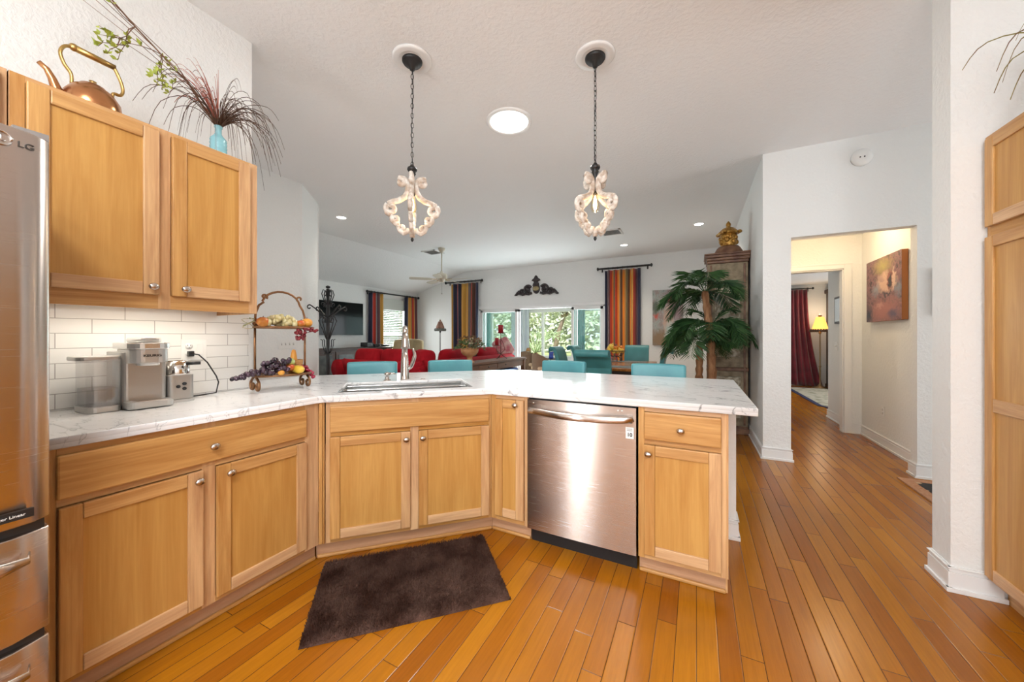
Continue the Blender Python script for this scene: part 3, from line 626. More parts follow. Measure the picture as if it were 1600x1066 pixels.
for i, (x, y, lb) in enumerate(((-4.92, 3.80, 'round recessed ceiling light near the living room wall end'), (.035, 6.70, 'round recessed ceiling light beside the tall carved cabinet'), (-1.31, 7.55, 'round recessed ceiling light near the striped dining curtain'))):
    t = thing('recessed_light', lb, 'ceiling light', (x, y, H), 0, 'recessed ceiling lights')
    MB().lathe([(.085, 0), (.085, -.006), (.070, -.008), (.066, -.002)], 28, cap=False).build('trim_ring', m_trim, t); MB().lathe([(.068, -.003), (.0005, -.005)], 28).build('lens', m_downl, t)
    lamp('recessed_lamp', 'SPOT', (x, y, H - .03), 60, (1, .88, .72), .06, spot=R(120))
def ceiling_box(x, y, w, d, e, label):
    t = thing('added_ceiling_light', label, 'ceiling light', (x, y, H))
    MB().box(-w / 2 - .03, w / 2 + .03, -d / 2 - .03, d / 2 + .03, -.05, 0).build('frame', m_trim, t, bevel=.006)
    MB().box(-w / 2, w / 2, -d / 2, d / 2, -.062, -.05).build('diffuser', M('kitchen_lens', (1, 1, 1), emit=(1, .96, .90), es=3), t, bevel=.004)
    lamp('added_kitchen_lamp', 'AREA', (x, y, H - .075), e, NEU, w, d)
ceiling_box(-.35, -.75, 1.25, .45, 55, 'added white boxed ceiling light, unseen behind the viewpoint')  # unseen fixture added to carry the kitchen's light
t = thing('added_bowl_light', 'added frosted bowl light, unseen behind the viewpoint', 'ceiling light', (.75, -1.7, H))  # unseen fixture added to brighten the ceiling and walls
MB().lathe([(.06, 0), (.06, -.02), (.012, -.04), (.012, -.36), (.0005, -.36)], 20).build('stem', m_nickel, t); MB().lathe([(.02, -.44), (.12, -.42), (.19, -.36), (.21, -.31)], 28, cap=False).build('bowl', M('frosted_bowl', (.9, .9, .88), emit=(1, .98, .95), es=2.0), t, solid=.004)
lamp('added_bowl_lamp', 'POINT', (.75, -1.7, H - .20), 80, NEU, .12)
lamp('hall_lamp', 'POINT', (1.35, 5.3, 2.38), 14, (1, .74, .44), .09)
t = thing('hall_ceiling_light', 'small flush dome light on the hall ceiling', 'ceiling light', (1.35, 5.3, 2.53)); MB().lathe([(.12, 0), (.12, -.02), (.0005, -.02)], 24).build('base', m_trim, t); MB().lathe([(.10, -.02), (.09, -.05), (.05, -.075), (.0005, -.08)], 24).build('dome', M('hall_dome', (1, .9, .7), emit=(1, .78, .48), es=4), t)
# smoke detector, vents
t = thing('smoke_detector', 'round white smoke detector high on the wall above the hall opening', 'smoke detector', (1.352, 4.43, 2.885))
MB().lathe([(.078, 0), (.078, -.018), (.068, -.034), (.03, -.038), (.0005, -.038)], 28, axis='y').build('housing', m_white, t)
for x in (-.018, .012): MB().lathe([(.006, -.0375), (.006, -.0405), (.0005, -.0405)], 10, (x, 0, -.005), axis='y').build('sensor_hole', m_black, t)
for x, y, lb in ((-5.16, 6.28, 'square white ceiling vent behind the fan mount'), (-1.35, 6.52, 'ceiling vent behind the right pendant')):
    t = thing('ceiling_vent', lb, 'vent', (x, y, H)); v = MB()
    MB().box(-.17, .17, -.17, .17, -.004, 0).build('backing', M('vent_dark', (.06, .06, .06)), t)
    for k in (-1, 1): v.box(-.18, .18, k * .165 - .015, k * .165 + .015, -.012, 0).box(k * .165 - .015, k * .165 + .015, -.18, .18, -.012, 0)
    v.build('frame', m_trim, t)
    for k in range(7): MB().obox((0, -.13 + k * .043, -.008), (1, 0, 0), .155, (0, 1, .55), .014, (0, -.55, 1), .0012).build('slat', m_trim, t)
# ceiling fan
m_fan = M('cream_fan_enamel', (.62, .58, .47), rough=.4)
t = thing('ceiling_fan', 'cream ceiling fan with five blades on a long rod', 'ceiling fan', (-4.77, 6.09, H))
MB().lathe([(.075, 0), (.075, -.02), (.055, -.06), (.028, -.09), (.02, -.10), (.0005, -.10)], 24).build('canopy', m_fan, t)
MB().lathe([(.0125, -.09), (.0125, -.50)], 12).build('down_rod', m_fan, t)
MB().lathe([(.02, -.48), (.03, -.52), (.09, -.535), (.115, -.56), (.12, -.62), (.10, -.655), (.06, -.665), (.055, -.70), (.035, -.715), (.0005, -.717)], 28).build('motor_housing', m_fan, t)
for k in range(5):
    a = R(10 + 72 * k); b = MB()
    pts = [(.20, -.05), (.30, -.062), (.60, -.07), (.645, -.055), (.66, 0), (.645, .055), (.60, .07), (.30, .062), (.20, .05)]
    b.prism(pts, -.665, -.657)
    b.v = [(x, y, z + y * .20) for x, y, z in b.v]; b.move(rz=a); bl = b.build('blade', m_fan, t)
    br = MB().box(.09, .24, -.018, .018, -.662, -.652); br.move(rz=a); br.build('blade_iron', m_brass, bl)
MB().tube([(.03, -.03, -.70), (.03, -.03, -.95)], .0018, 5).ell((.03, -.03, -.96), .008, .008, .012, 8, 6).build('pull_chain', m_iron, t)

# ================================================================== ON AND OVER THE COUNTER
m_ksil = M('satin_silver_plastic', (.56, .55, .53), rough=.32, metal=.6); m_kdark = M('grey_silver_panel', (.46, .45, .43), rough=.3, metal=.7)
m_kclear = frosted('clear_reservoir', (.95, .95, .95), .84); m_water = thin_glass('water_tint', (.86, .87, .88), .12)
t = thing('coffee_maker', 'silver single serve coffee maker with water tank and milk frother', 'coffee maker', (-2.305, .64, .914), R(90))
# local: x right along wall, -y toward the room
def rr(x0, x1, y0, y1, r, n=5):
    p = []
    for cx, cy, a in ((x1 - r, y1 - r, 0), (x0 + r, y1 - r, 90), (x0 + r, y0 + r, 180), (x1 - r, y0 + r, 270)):
        p += [(cx + r * cos(R(a + 90 * i / n)), cy + r * sin(R(a + 90 * i / n))) for i in range(n + 1)]
    return p
def rp(mb, x0, x1, y0, y1, r, z0, z1):
    p = rr(x0, x1, y0, y1, r); mb.prism(p, z0, z1); return mb
rp(MB(), .0, .155, -.035, .16, .02, .012, .255).build('body', m_kdark, t, bevel=.003)
rp(MB(), -.002, .157, -.118, -.02, .03, .004, .034).build('drip_tray', m_ksil, t, bevel=.004)
MB().box(.03, .125, -.108, -.045, .034, .036).build('drip_grate', m_chrome, t)
rp(MB(), .012, .148, -.098, .10, .045, .205, .268).build('brew_head', m_ksil, t, bevel=.003)
rp(MB(), .004, .155, -.104, .13, .05, .268, .296).build('lid', M('bright_silver', (.70, .69, .67), rough=.22, metal=.8), t, bevel=.004)
rp(MB(), .03, .13, -.085, .06, .045, .296, .322).build('lid_handle', m_ksil, t, bevel=.010)
rp(MB(), .045, .115, -.09, -.03, .02, .192, .205).build('spout', m_white, t, bevel=.003)
text('KEURIG', .015, 'maker_lettering', m_black, t, (.082, -.0988, .238), (R(90), 0, 0), sx=1.2, bold=.0004)
rs = rp(MB(), -.108, -.004, -.055, .11, .03, .026, .225).build('water_tank', m_kclear, t)
rp(MB(), -.104, -.008, -.050, .105, .028, .028, .10).build('water', m_water, rs)
rp(MB(), -.110, -.002, -.058, .115, .03, .0, .026).build('tank_base', m_ksil, t, bevel=.004)
rp(MB(), -.135, -.002, -.052, .10, .03, .222, .240).build('tank_lid', m_ksil, t, bevel=.004)
rp(MB(), .158, .268, -.04, .12, .03, .0, .014).build('frother_base', m_ksil, t, bevel=.003); rp(MB(), .160, .265, -.03, .11, .02, .014, .135).build('frother_housing', m_kdark, t, bevel=.003)
fc = MB().lathe([(.048, .130), (.050, .136), (.050, .202), (.047, .202), (.045, .14), (.0005, .138)], 28, (.212, .022, 0)).build('frother_cup', m_chrome, t)
MB().tube([(.225, -.045, .190), (.245, -.062, .192), (.27, -.075, .192)], .0085, 8).build('cup_handle', m_black, fc)
for x, z in ((.198, .078), (.222, .090), (.222, .066)): MB().lathe([(.0085, -.030), (.0085, -.0335), (.0005, -.034)], 14, (x, 0, z), axis='y').build('button', m_black, t)
# outlet + cord
def outlet(name, label, loc, rz, w=.072, h=.115, kind='duplex', toggles=0):
    t = thing(name, label, 'outlet' if kind == 'duplex' else 'switch', loc, rz)
    MB().box(-w / 2, w / 2, -.006, 0, -h / 2, h / 2).build('cover_plate', m_white, t, bevel=.0025)
    if kind == 'duplex':
        for z in (.02, -.02):
            r = MB().lathe([(.0165, -.006), (.0165, -.0085), (.0005, -.0085)], 18, (0, 0, z), axis='y').build('receptacle', m_white, t)
            for x in (-.006, .006): MB().box(x - .001, x + .001, -.0092, -.0084, z + .001, z + .009).build('slot', m_black, r)
            MB().lathe([(.0025, -.0084), (.0025, -.0092), (.0005, -.0092)], 8, (0, 0, z - .007), axis='y').build('ground_hole', m_black, r)
    else:
        for k in range(toggles):
            x = (k - (toggles - 1) / 2) * .046; MB().obox((x, -.011, .004), (1, 0, 0), .005, (0, -.7, .7), .008, (0, .7, .7), .004).build('toggle', m_white, t); MB().box(x - .007, x + .007, -.0066, -.0055, -.013, .013).build('toggle_slot', M('slot_grey', (.3, .3, .29)), t)
    return t
o = outlet('wall_outlet', 'white outlet plate on the tile beside the coffee maker', (-2.490, .985, 1.165), R(90), .115, .118)
for ch in o.children:
    if not ch.name.startswith('cover'): ch.location.x = -.024
MB().box(.012, .040, -.009, -.005, -.03, .03).build('rocker', m_white, o, bevel=.002)
t = thing('power_cord', 'black power cord plugged into the tile wall outlet', 'cord', (-2.49, .985, 1.145), R(90))
MB().box(-.036, -.010, -.036, -.0095, -.016, .014).build('plug', m_black, t, bevel=.004)
MB().tube([(-.022, -.034, 0), (.0, -.055, -.006), (.035, -.065, -.05), (.075, -.07, -.13), (.085, -.072, -.165), (.07, -.08, -.222), (.0, -.08, -.2265), (-.07, -.07, -.2265)], .0035, 8).build('cable', m_black, t)
outlet('light_switch', 'four gang white switch plate on the grey wall past the counter', (-4.265, 2.571, 1.15), R(90), .21, .116, 'toggle', 4)
outlet('hall_outlet', 'white wall outlet low on the hall wall under the garden painting', (1.865, 5.50, .40), R(-90))
outlet('bedroom_switch', 'white light switch on the bedroom wall inside the doorway', (1.80, 6.78, 1.10), R(-90), .115, .116, 'toggle', 2)
# kettle on the cabinet
t = thing('copper_kettle', 'worn copper kettle with a brass handle on top of the wall cabinet', 'kettle', (-2.275, .555, 2.157), R(90))
MB().lathe([(.070, 0), (.082, .012), (.088, .045), (.082, .085), (.062, .118), (.040, .134), (.038, .138), (.030, .143), (.0005, .146)], 30).build('body', m_copper, t)
MB().lathe([(.010, .144), (.006, .152), (.012, .160), (.0005, .165)], 14).build('lid_knob', m_brass, t)
MB().tube([(-.075, 0, .045), (-.098, 0, .070), (-.108, 0, .105), (-.122, 0, .135), (-.142, 0, .150)], [.020, .017, .013, .010, .0085], 12).build('spout', m_copper, t)
hd = [(-.058, 0, .115), (-.060, 0, .155), (-.078, 0, .185), (-.088, 0, .225), (-.075, 0, .258), (-.048, 0, .268)]
MB().tube(smooth(hd), .006, 8, 1.6).build('handle_bracket', m_brass, t); MB().tube(smooth([(.058, 0, .115), (.060, 0, .145), (.082, 0, .150), (.090, 0, .175), (.082, 0, .215), (.062, 0, .262)]), .006, 8, 1.6).build('handle_bracket', m_brass, t)
MB().tube([(-.052, 0, .268), (.066, 0, .262)], [.0135, .0115], 14).ell((-.052, 0, .268), .015, .015, .015, 12, 8).build('handle_grip', m_brass, t)
# bottle and dried arrangement
m_bot = thin_glass('blue_bottle_glass', (.30, .72, .82), .14); m_botb = M('turquoise_glass', (.36, .72, .80), rough=.12, trans=.35)
t = thing('glass_bottle', 'turquoise glass bottle holding dried grass on the wall cabinet', 'bottle', (-2.262, 1.0, 2.157))
pr = [(.030, 0), (.036, .008), (.0375, .02)]
for k in range(5): pr += [(.0375, .030 + k * .019), (.0350, .037 + k * .019), (.0375, .044 + k * .019)]
pr += [(.034, .130), (.020, .147), (.0145, .158), (.0145, .185), (.018, .190), (.018, .198), (.014, .199)]
MB().lathe(pr, 26).build('glass_body', m_botb, t)
rnd = random.Random(7)
def blade(mb, base, az, reach, rise, droop, r=.0022, n=11):
    pts = []
    for i in range(n + 1):
        u = i / n; rr_ = reach * (u ** 1.15 if u < .75 else .75 ** 1.15 + (u - .75) * .55)
        pts.append((base[0] + cos(az) * rr_, base[1] + sin(az) * rr_, base[2] + rise * sin(u * pi * .55) * 1.05 - droop * max(0, u - .3) ** 1.8 * 1.5))
    mb.tube(pts, [lerp(r, r * .3, i / n) for i in range(n + 1)], 4, .5)
m_gr1 = M('dried_brown_grass', (.060, .026, .015), (.11, .055, .03), scale=10, rough=.7, rnd=True); m_gr2 = M('dried_red_grass', (.33, .07, .04), (.45, .13, .08), scale=10, rough=.7, rnd=True)
m_twig = M('brown_twig', (.12, .055, .03), (.20, .10, .055), scale=15, rough=.8); m_bud = M('lime_leaf', (.24, .30, .03), (.38, .42, .06), scale=12, rough=.6, rnd=True)
t = thing('dried_grass_spray', 'arching brown and red dried grass standing in the turquoise bottle', 'dried grass', (-2.262, 1.0, 2.345))
g1, g2 = MB(), MB()
for i in range(92):
    az = rnd.uniform(0, 2 * pi); az = az if cos(az) > -.75 else az + pi
    blade(g1, (rnd.uniform(-.006, .006), rnd.uniform(-.006, .006), 0), az, rnd.uniform(.14, .38) * (.55 if cos(az) < -.2 else 1), rnd.uniform(.10, .24), rnd.uniform(.10, .50), .0027)
for i in range(30): blade(g2, (0, 0, .01), rnd.uniform(-2.3, -.9), rnd.uniform(.03, .24), rnd.uniform(.12, .24), rnd.uniform(0, .12), .0036)
for i in range(3): blade(g2, (0, 0, .01), rnd.uniform(-2, 1), .02, rnd.uniform(.24, .30), 0, .0036)
g1.build('brown_blades', m_gr1, t); g2.build('red_blades', m_gr2, t)
t = thing('willow_branch', 'long budding willow branches leaning out over the kettle from the bottle', 'branch', (-2.262, 1.0, 2.345))
main = [(0, 0, 0), (.01, -.06, .09), (.02, -.14, .155), (.03, -.24, .215), (.035, -.33, .275), (.04, -.42, .345), (.04, -.52, .43), (.03, -.62, .52)]
tw = MB().tube(main, [.0028, .003, .003, .003, .0035, .0035, .003, .002], 6); lv = MB()
def leaf(p, d, L, w):
    d = Vector(d).normalized(); s = d.orthogonal().normalized(); n = d.cross(s); p = Vector(p)
    lv.add([p, p + d * L * .5 + s * w + n * w * .3, p + d * L, p + d * L * .5 - s * w + n * w * .3], [(0, 1, 2, 3)], True)
def twig(p, d, L, n=5, leaves=True):
    p = Vector(p); d = Vector(d).normalized(); pts = [p.copy()]
    for i in range(n):
        d = (d + Vector((rnd.uniform(-.35, .35), rnd.uniform(-.45, .45), rnd.uniform(-.5, .35)))).normalized(); p = p + d * L / n; pts.append(p.copy())
    tw.tube(pts, [lerp(.0020, .0009, i / n) for i in range(n + 1)], 5)
    if leaves:
        for q in pts[2:]:
            for _ in range(3): leaf(q, (rnd.uniform(-1, 1), rnd.uniform(-1, 1), rnd.uniform(-.2, 1)), rnd.uniform(.014, .034), rnd.uniform(.004, .008))
    return pts
for b, d, L in ((2, (.2, -.8, -.5), .16), (3, (.3, -.5, -.9), .18), (3, (.2, -1, .2), .20), (4, (.3, -.9, -.45), .20), (4, (.1, -.2, -1), .20), (5, (.2, -1, -.3), .22), (5, (.1, -.9, -.7), .24), (4, (.2, -1, .0), .24), (6, (.1, -.8, -.5), .22), (3, (.5, -.3, -1), .17), (2, (.4, -.6, .3), .12), (6, (.3, -.6, -.9), .20)):
    pts = twig(main[b], d, L)
    if L > .16: twig(pts[3], (d[0] + rnd.uniform(-.5, .5), d[1], d[2] - .5), L * .5, 4)
for k in range(5): tw.tube([(0, 0, 0), (.01, -.10 - .02 * k, .10 + .03 * k), (.03, -.26 - .05 * k, .16 + .05 * k), (.03 - .02 * k, -.44 - .06 * k, .20 + .09 * k)], [.0018, .0018, .0015, .0008], 5)
tw.build('twigs', m_twig, t); tag(lv.build('buds', m_bud, t), kind='stuff')
# plant on the pantry, tips reaching into view
t = thing('ornamental_grass', 'drooping bronze grass on top of the tall pantry cabinet', 'plant', (1.44, 2.33, 2.178))
pot = MB().lathe([(.05, 0), (.07, .10), (.074, .105), (.074, .12), (.066, .12), (.06, .11), (.0005, .105)], 20).build('pot', m_terra, t)
gg = MB(); rnd = random.Random(12)
for i in range(120):
    az = rnd.uniform(0, 2 * pi)
    if sin(az) > .45: az = -az
    blade(gg, (rnd.uniform(-.02, .02), rnd.uniform(-.02, .02), .11), az, rnd.uniform(.20, .46) * (1 if sin(az) < .2 else .5), rnd.uniform(.14, .34), rnd.uniform(.15, .62), .0046)
gg.build('grass_blades', M('bronze_green_grass', (.16, .06, .03), (.26, .22, .05), scale=9, rough=.6, rnd=True), t)
# rug in front of the sink
rug = MB(); rw, rd = .885, .555
def rugp(u, v):
    e = min(u, 1 - u, v * .63, (1 - v) * .63); return ((u - .5) * rw, (v - .5) * rd, .022 * min(1, (e / .02)) ** .5 + .001)
rug.grid(rugp, 60, 40); rug.add([(-rw / 2, -rd / 2, .001), (rw / 2, -rd / 2, .001), (rw / 2, rd / 2, .001), (-rw / 2, rd / 2, .001)], [(3, 2, 1, 0)])
m_rug = M('brown_shag', (.050, .022, .015), (.135, .074, .056), scale=7, rough=.95, detail=6, bs=1.0, bscale=230, spec=.1)
t = thing('kitchen_rug', 'dark brown shag rug on the floor in front of the sink cabinet', 'rug', (-1.285, 1.395, 0), R(45))
rb = rug.build('pile_base', m_rug, t)
tf = MB(); rr_ = random.Random(5)
for i in range(15000):
    u, v = rr_.random(), rr_.random(); x, y, z = rugp(u, v); a = rr_.uniform(0, 6.28); l = rr_.uniform(.010, .020); w = .0022; dx, dy = cos(a), sin(a)
    ox, oy = rr_.uniform(-.008, .008), rr_.uniform(-.008, .008)
    tf.v += [(x - dx * w, y - dy * w, z - .002), (x + dx * w, y + dy * w, z - .002), (x + ox, y + oy, z + l * min(1, z / .018))]; k = len(tf.v); tf.f.append([k - 3, k - 2, k - 1]); tf.m.append(0); tf.sm.append(False)
tag(tf.build('shag_tufts', m_rug, t), kind='stuff')
# ------------------------------------------------------------------ fruit stand
FS = (-2.315, 1.19, .914); FR = R(80)
t = thing('fruit_stand', 'two tier bronze scroll metal stand full of artificial fruit', 'fruit stand', FS, FR)
def tray(name, cx, hx, hy, z):
    m = MB(); n = 36; o = [(cx + hx * cos(2 * pi * i / n) * (1 - .0), hy * sin(2 * pi * i / n)) for i in range(n)]
    m.prism(o, z, z + .006); m.tube([(x, y, z + .008) for x, y in o + o[:1]], .0065, 6, cap=False); return m.build(name, m_bronze, t)
tray('upper_tray', .175, .165, .10, .372); tray('lower_tray', .165, .165, .11, .085)
for x in (.015, .292):
    MB().tube([(x, 0, .085), (x, 0, .40)], .0065, 8).lathe([(.011, .39), (.014, .40), (.011, .412), (.0005, .414)], 12, (x, 0, 0)).build('post', m_bronze, t)
hp = [(.015, 0, .40), (.018, 0, .46), (.035, 0, .51), (.06, 0, .53)] + [(.155 + .105 * cos(R(a)), 0, .515 + .085 * sin(R(a))) for a in range(165, 5, -16)] + [(.262, 0, .52), (.280, 0, .49), (.290, 0, .45), (.292, 0, .40)]
hm = MB().tube(hp, .0065, 8)
for x, sg in ((.072, -1), (.250, 1)): hm.tube([(x + sg * p[0], 0, .545 + p[2]) for p in spiral(.010, .018, .018, .005, 220, -60, 12)], .006, 7)
hm.build('scroll_handle', m_bronze, t)
for x in (.015, .292):
    for s in (-1, 1):
        p = [(x, s * .004, .087), (x, s * .028, .080)] + [(x, s * (.040 + q[0]), q[2]) for q in spiral(0, .034, .0335, .009, 70, -330, 20)]
        MB().tube(p, .0062, 7, 1.3).build('scroll_foot', m_bronze, t)
tag(MB().tube([(.0 + .03 * sin(a * 2) - .02, -.02 + .004 * a, .40 + .03 * cos(a)) for a in [i * .5 for i in range(14)]], .005, 5, .3).build('ribbon_bow', M('patterned_ribbon', (.62, .55, .34), (.16, .20, .10), scale=60), t), 'patterned ribbon bow tied on the left post')
Mx = Matrix.Translation(FS) @ Matrix.Rotation(FR, 4, 'Z')
def at(x, y, z): return tuple(Mx @ Vector((x, y, z)))
def bunch(label, m, pts, r, elong=1.15, cat='grapes', kind='grape_bunch'):
    t = thing(kind, label, cat, at(*pts[0])); proto = None; base = Vector(at(*pts[0]))
    for i, p in enumerate(pts):
        if proto is None:
            mb = MB(); mb.ell((0, 0, 0), r, r, r * elong, 10, 7); proto = mb.build('grape', m, t); q = proto
        else: q = proto.copy(); C.objects.link(q); q.parent = t
        q.location = Vector(at(*p)) - base; q.rotation_euler = (rnd.uniform(-1, 1), rnd.uniform(-1, 1), 0)
    MB().tube([(0, 0, 0), tuple((Vector(at(*pts[len(pts) // 2])) - base) * .5), tuple(Vector(at(*pts[-1])) - base)], .0022, 5).build('stem', m_twig, t)
rnd = random.Random(3)
mg_green = M('green_grape', (.50, .42, .17), (.68, .62, .38), scale=30, rough=.25, rnd=True); mg_blk = M('dark_purple_grape', (.012, .008, .014), (.085, .045, .07), scale=40, rough=.22, rnd=True)
mg_red = M('red_grape', (.30, .012, .04), (.42, .04, .09), scale=30, rough=.22, rnd=True); mg_wine = M('wine_grape', (.12, .006, .012), (.22, .015, .025), scale=30, rough=.25, rnd=True)
pts = []
for i in range(52):
    u = rnd.random(); pts.append((lerp(.06, .225, u), rnd.uniform(-.075, .03), .395 + rnd.random() * .055 * (1 - (2 * u - 1) ** 2 * .7)))
bunch('pale green grapes heaped on the upper tray', mg_green, pts, .0155, 1.35)
pts = [(lerp(-.105, .045, i / 34) + rnd.uniform(-.012, .012), -.075 + rnd.uniform(-.035, .03), .108 + lerp(-.006, .035, i / 34) * rnd.random() - .012 * (i < 10)) for i in range(34)]
bunch('dusky purple grapes spilling off the left of the lower tray', mg_blk, pts, .0118)
pts = [(rnd.uniform(.03, .175), rnd.uniform(-.11, -.02), .103 + rnd.random() * .088) for i in range(62)]
bunch('black grapes piled at the middle of the lower tray', mg_blk, pts, .0128)
pts = [(lerp(.235, .335, u) + rnd.uniform(-.01, .01), rnd.uniform(-.055, .015), lerp(.135, .065, u * u) + rnd.uniform(-.014, .014)) for u in [i / 44 for i in range(45)]]
bunch('magenta red grapes hanging off the right of the lower tray', mg_red, pts, .0098)
pts = [(lerp(.205, .255, rnd.random()), rnd.uniform(-.10, -.075), .372 - rnd.random() * .062) for i in range(20)] + [(.26 + .0115 * i, -.085 + .004 * i, .365 + rnd.uniform(-.008, .008)) for i in range(8)]
bunch('wine red grapes hanging under the upper tray', mg_wine, pts, .0100)
def fruit(name, label, cat, loc, rx, ry, rz_, m, stem=True, rot=(0, 0, 0), dent=.12):
    t = thing(name, label, cat, at(*loc)); t.rotation_euler = rot; mb = MB()
    prof = [(max(1e-5, sin(pi * i / 14)) , -cos(pi * i / 14) * (1 - dent * (1 - sin(pi * i / 14)) )) for i in range(15)]
    mb.lathe(prof, 22, cap=False); mb.v = [(x * rx, y * ry, z * rz_) for x, y, z in mb.v]; mb.build('flesh', m, t)
    if stem: MB().tube([(0, 0, rz_ * .8), (.002, 0, rz_ * 1.12)], .002, 6).build('stem', m_twig, t)
m_app = M('red_yellow_apple', (.48, .05, .02), (.62, .30, .05), scale=14, rough=.25, rnd=True); m_org = M('orange_skin', (.62, .25, .03), (.70, .34, .05), scale=10, rough=.4)
m_yel = M('yellow_fruit', (.60, .36, .02), (.68, .45, .05), scale=10, rough=.35); m_grn = M('green_pear_skin', (.32, .46, .12), (.45, .55, .18), scale=10, rough=.35)
fruit('apple', 'red and yellow apple at the left end of the upper tray', 'apple', (.038, -.055, .410), .033, .033, .031, m_app)
fruit('apple', 'small red apple behind the green grapes on the upper tray', 'apple', (.055, .04, .41), .030, .030, .028, m_app)
fruit('mango', 'orange yellow mango at the right end of the upper tray', 'fruit', (.292, -.028, .412), .036, .030, .031, m_org, True, (0, 0, .3))
fruit('peach', 'rosy peach beside the mango on the upper tray', 'fruit', (.245, -.055, .405), .026, .026, .024, m_app)
fruit('pear', 'pale green pear lying over the lower tray fruit', 'pear', (.185, -.045, .168), .028, .055, .026, m_grn, False, (0, .1, R(60)))
fruit('lemon', 'large yellow lemon at the front of the lower tray', 'lemon', (.215, -.090, .122), .029, .056, .028, m_yel, False, (0, 0, R(80)))
fruit('apple', 'red apple tucked under the pear on the lower tray', 'apple', (.172, -.075, .136), .029, .027, .024, m_app)
fruit('orange', 'small orange among the black grapes on the lower tray', 'orange', (.115, -.105, .110), .018, .018, .017, m_org)
t = thing('wicker_basket', 'tiny woven basket on the back of the lower tray', 'basket', at(.240, .02, .091))
MB().lathe([(.036, 0), (.043, .04), (.047, .085), (.044, .085), (.038, .01), (.0005, .006)], 22).build('bowl', M('woven_amber', (.30, .12, .03), (.50, .25, .07), scale=70, stretch=(1, 1, 3), rough=.6, bs=.6, bscale=140), t)
MB().lathe([(.0005, .03), (.018, .035), (.024, .07), (.016, .12), (.011, .145), (.0005, .15)], 14, (-.020, .005, 0)).build('squash', m_org, t)
MB().ell((.015, 0, .062), .012, .012, .012).build('berry', mg_red, t)

# ================================================================== BAR STOOLS
def leg_tube(p, q, r0, r1): return MB().tube([p, q], [r0, r1], 8)
def bar_stool():
    t = thing('bar_stool', '', 'bar stool', (0, 0, 0), 0, 'teal leather bar stools at the counter')
    # local: front (toward the bar) is -y, back at y = 0
    def bk(u, v):
        x = (u - .5) * .43; b = .018 * (1 - (2 * u - 1) ** 2); z = lerp(.64, 1.012 - .004 * abs(2 * u - 1) ** 3, v); return (x, b + .02 * v, z)
    m = MB(); m.grid(bk, 10, 8); d = m.build('backrest', m_teal, t); s = d.modifiers.new('pad', 'SOLIDIFY'); s.thickness = .055; s.offset = 1; b = d.modifiers.new('b', 'BEVEL'); b.width = .018; b.segments = 3; b.limit_method = 'ANGLE'; b.angle_limit = R(50)
    rp(MB(), -.215, .215, -.44, .0, .04, .60, .675).build('seat', m_teal, t, bevel=.02, segs=3)
    for x, y in ((-.185, -.40), (.185, -.40), (-.185, -.01), (.185, -.01)): MB().tube([(x, y, .60), (x * 1.08, y * 1.03 + (.03 if y > -.1 else -.01), 0)], [.021, .015], 4).build('leg', m_dark, t)
    for a, b2 in (((-.19, -.405), (.19, -.405)), ((-.19, .0), (.19, .0)), ((-.19, -.405), (-.19, 0)), ((.19, -.405), (.19, 0))): MB().tube([(*a, .22), (*b2, .22)], .010, 6).build('stretcher', m_dark, t)
    return t
b0 = bar_stool()
sp = [((-2.60, 2.33, 0), R(45), 'teal leather bar stool back left of the faucet'), ((-2.106, 2.824, 0), R(45), 'teal leather bar stool back right of the faucet'),
      ((-1.10, 3.215, 0), 0, 'teal leather bar stool in front of the near dining chair'), ((-.285, 3.215, 0), 0, 'teal leather bar stool nearest the potted palm')]
b0.location, b0.rotation_euler, b0['label'] = sp[0][0], (0, 0, sp[0][1]), sp[0][2]
for l, r, lb in sp[1:]: copy_tree(b0, l, r, lb)

# ================================================================== LIVING ROOM
def cushion(name, m, parent, c, sx, sy, sz, rot=(0, 0, 0), n=1):
    mb = MB(); N = 10
    def sgn(a, e): return math.copysign(abs(a) ** e, a)
    vs = []; rings = 10; seg = 24
    for i in range(rings + 1):
        f = -pi / 2 + pi * i / rings
        for k in range(seg):
            a = 2 * pi * k / seg; vs.append((sx * sgn(cos(f), .25) * sgn(cos(a), .32), sy * sgn(cos(f), .6) * sgn(sin(a), .85), sz * sgn(sin(f), .42)))
    mb.add(vs, [(i * seg + k, i * seg + (k + 1) % seg, (i + 1) * seg + (k + 1) % seg, (i + 1) * seg + k) for i in range(rings) for k in range(seg)] + [tuple(range(seg))[::-1], tuple(range(rings * seg, (rings + 1) * seg))], True)
    o = mb.build(name, m, parent); o.location = c; o.rotation_euler = rot; return o
t = thing('sectional_sofa', 'large red velvet sectional sofa seen from behind', 'sofa', (0, 0, 0))
MB().box(-5.45, -3.76, 4.24, 5.15, .10, .42).box(-4.65, -3.76, 5.15, 7.28, .10, .42).build('base', m_red, t, bevel=.03, segs=3)
MB().box(-5.50, -3.725, 4.20, 4.42, .10, .80).build('backrest', m_red, t, bevel=.05, segs=3); MB().box(-3.94, -3.72, 4.425, 7.38, .10, .815).build('backrest', m_red, t, bevel=.05, segs=3)
for a, b, y in ((-5.45, -3.75, 0), (4.4, 7.35, 1)):
    pr = [(a, .135)] + [(lerp(a, b, i / 6), .115 - .010 * sin(pi * i / 6)) for i in range(7)] + [(b, .125)]
    m = MB()
    if y == 0: m.tube([(x, 4.27, .745) for x, r in pr], [r * .93 for x, r in pr], 16)
    else: m.tube([(-3.80, x, .765) for x, r in pr], [r * .8 for x, r in pr], 16)
    m.build('rolled_back', m_red, t)
MB().tube([(-5.50, 4.16, .69), (-5.50, 4.5, .68), (-5.50, 5.16, .62)], [.155, .145, .14], 18).box(-5.56, -5.42, 4.24, 5.14, .10, .66).build('arm', m_red, t)
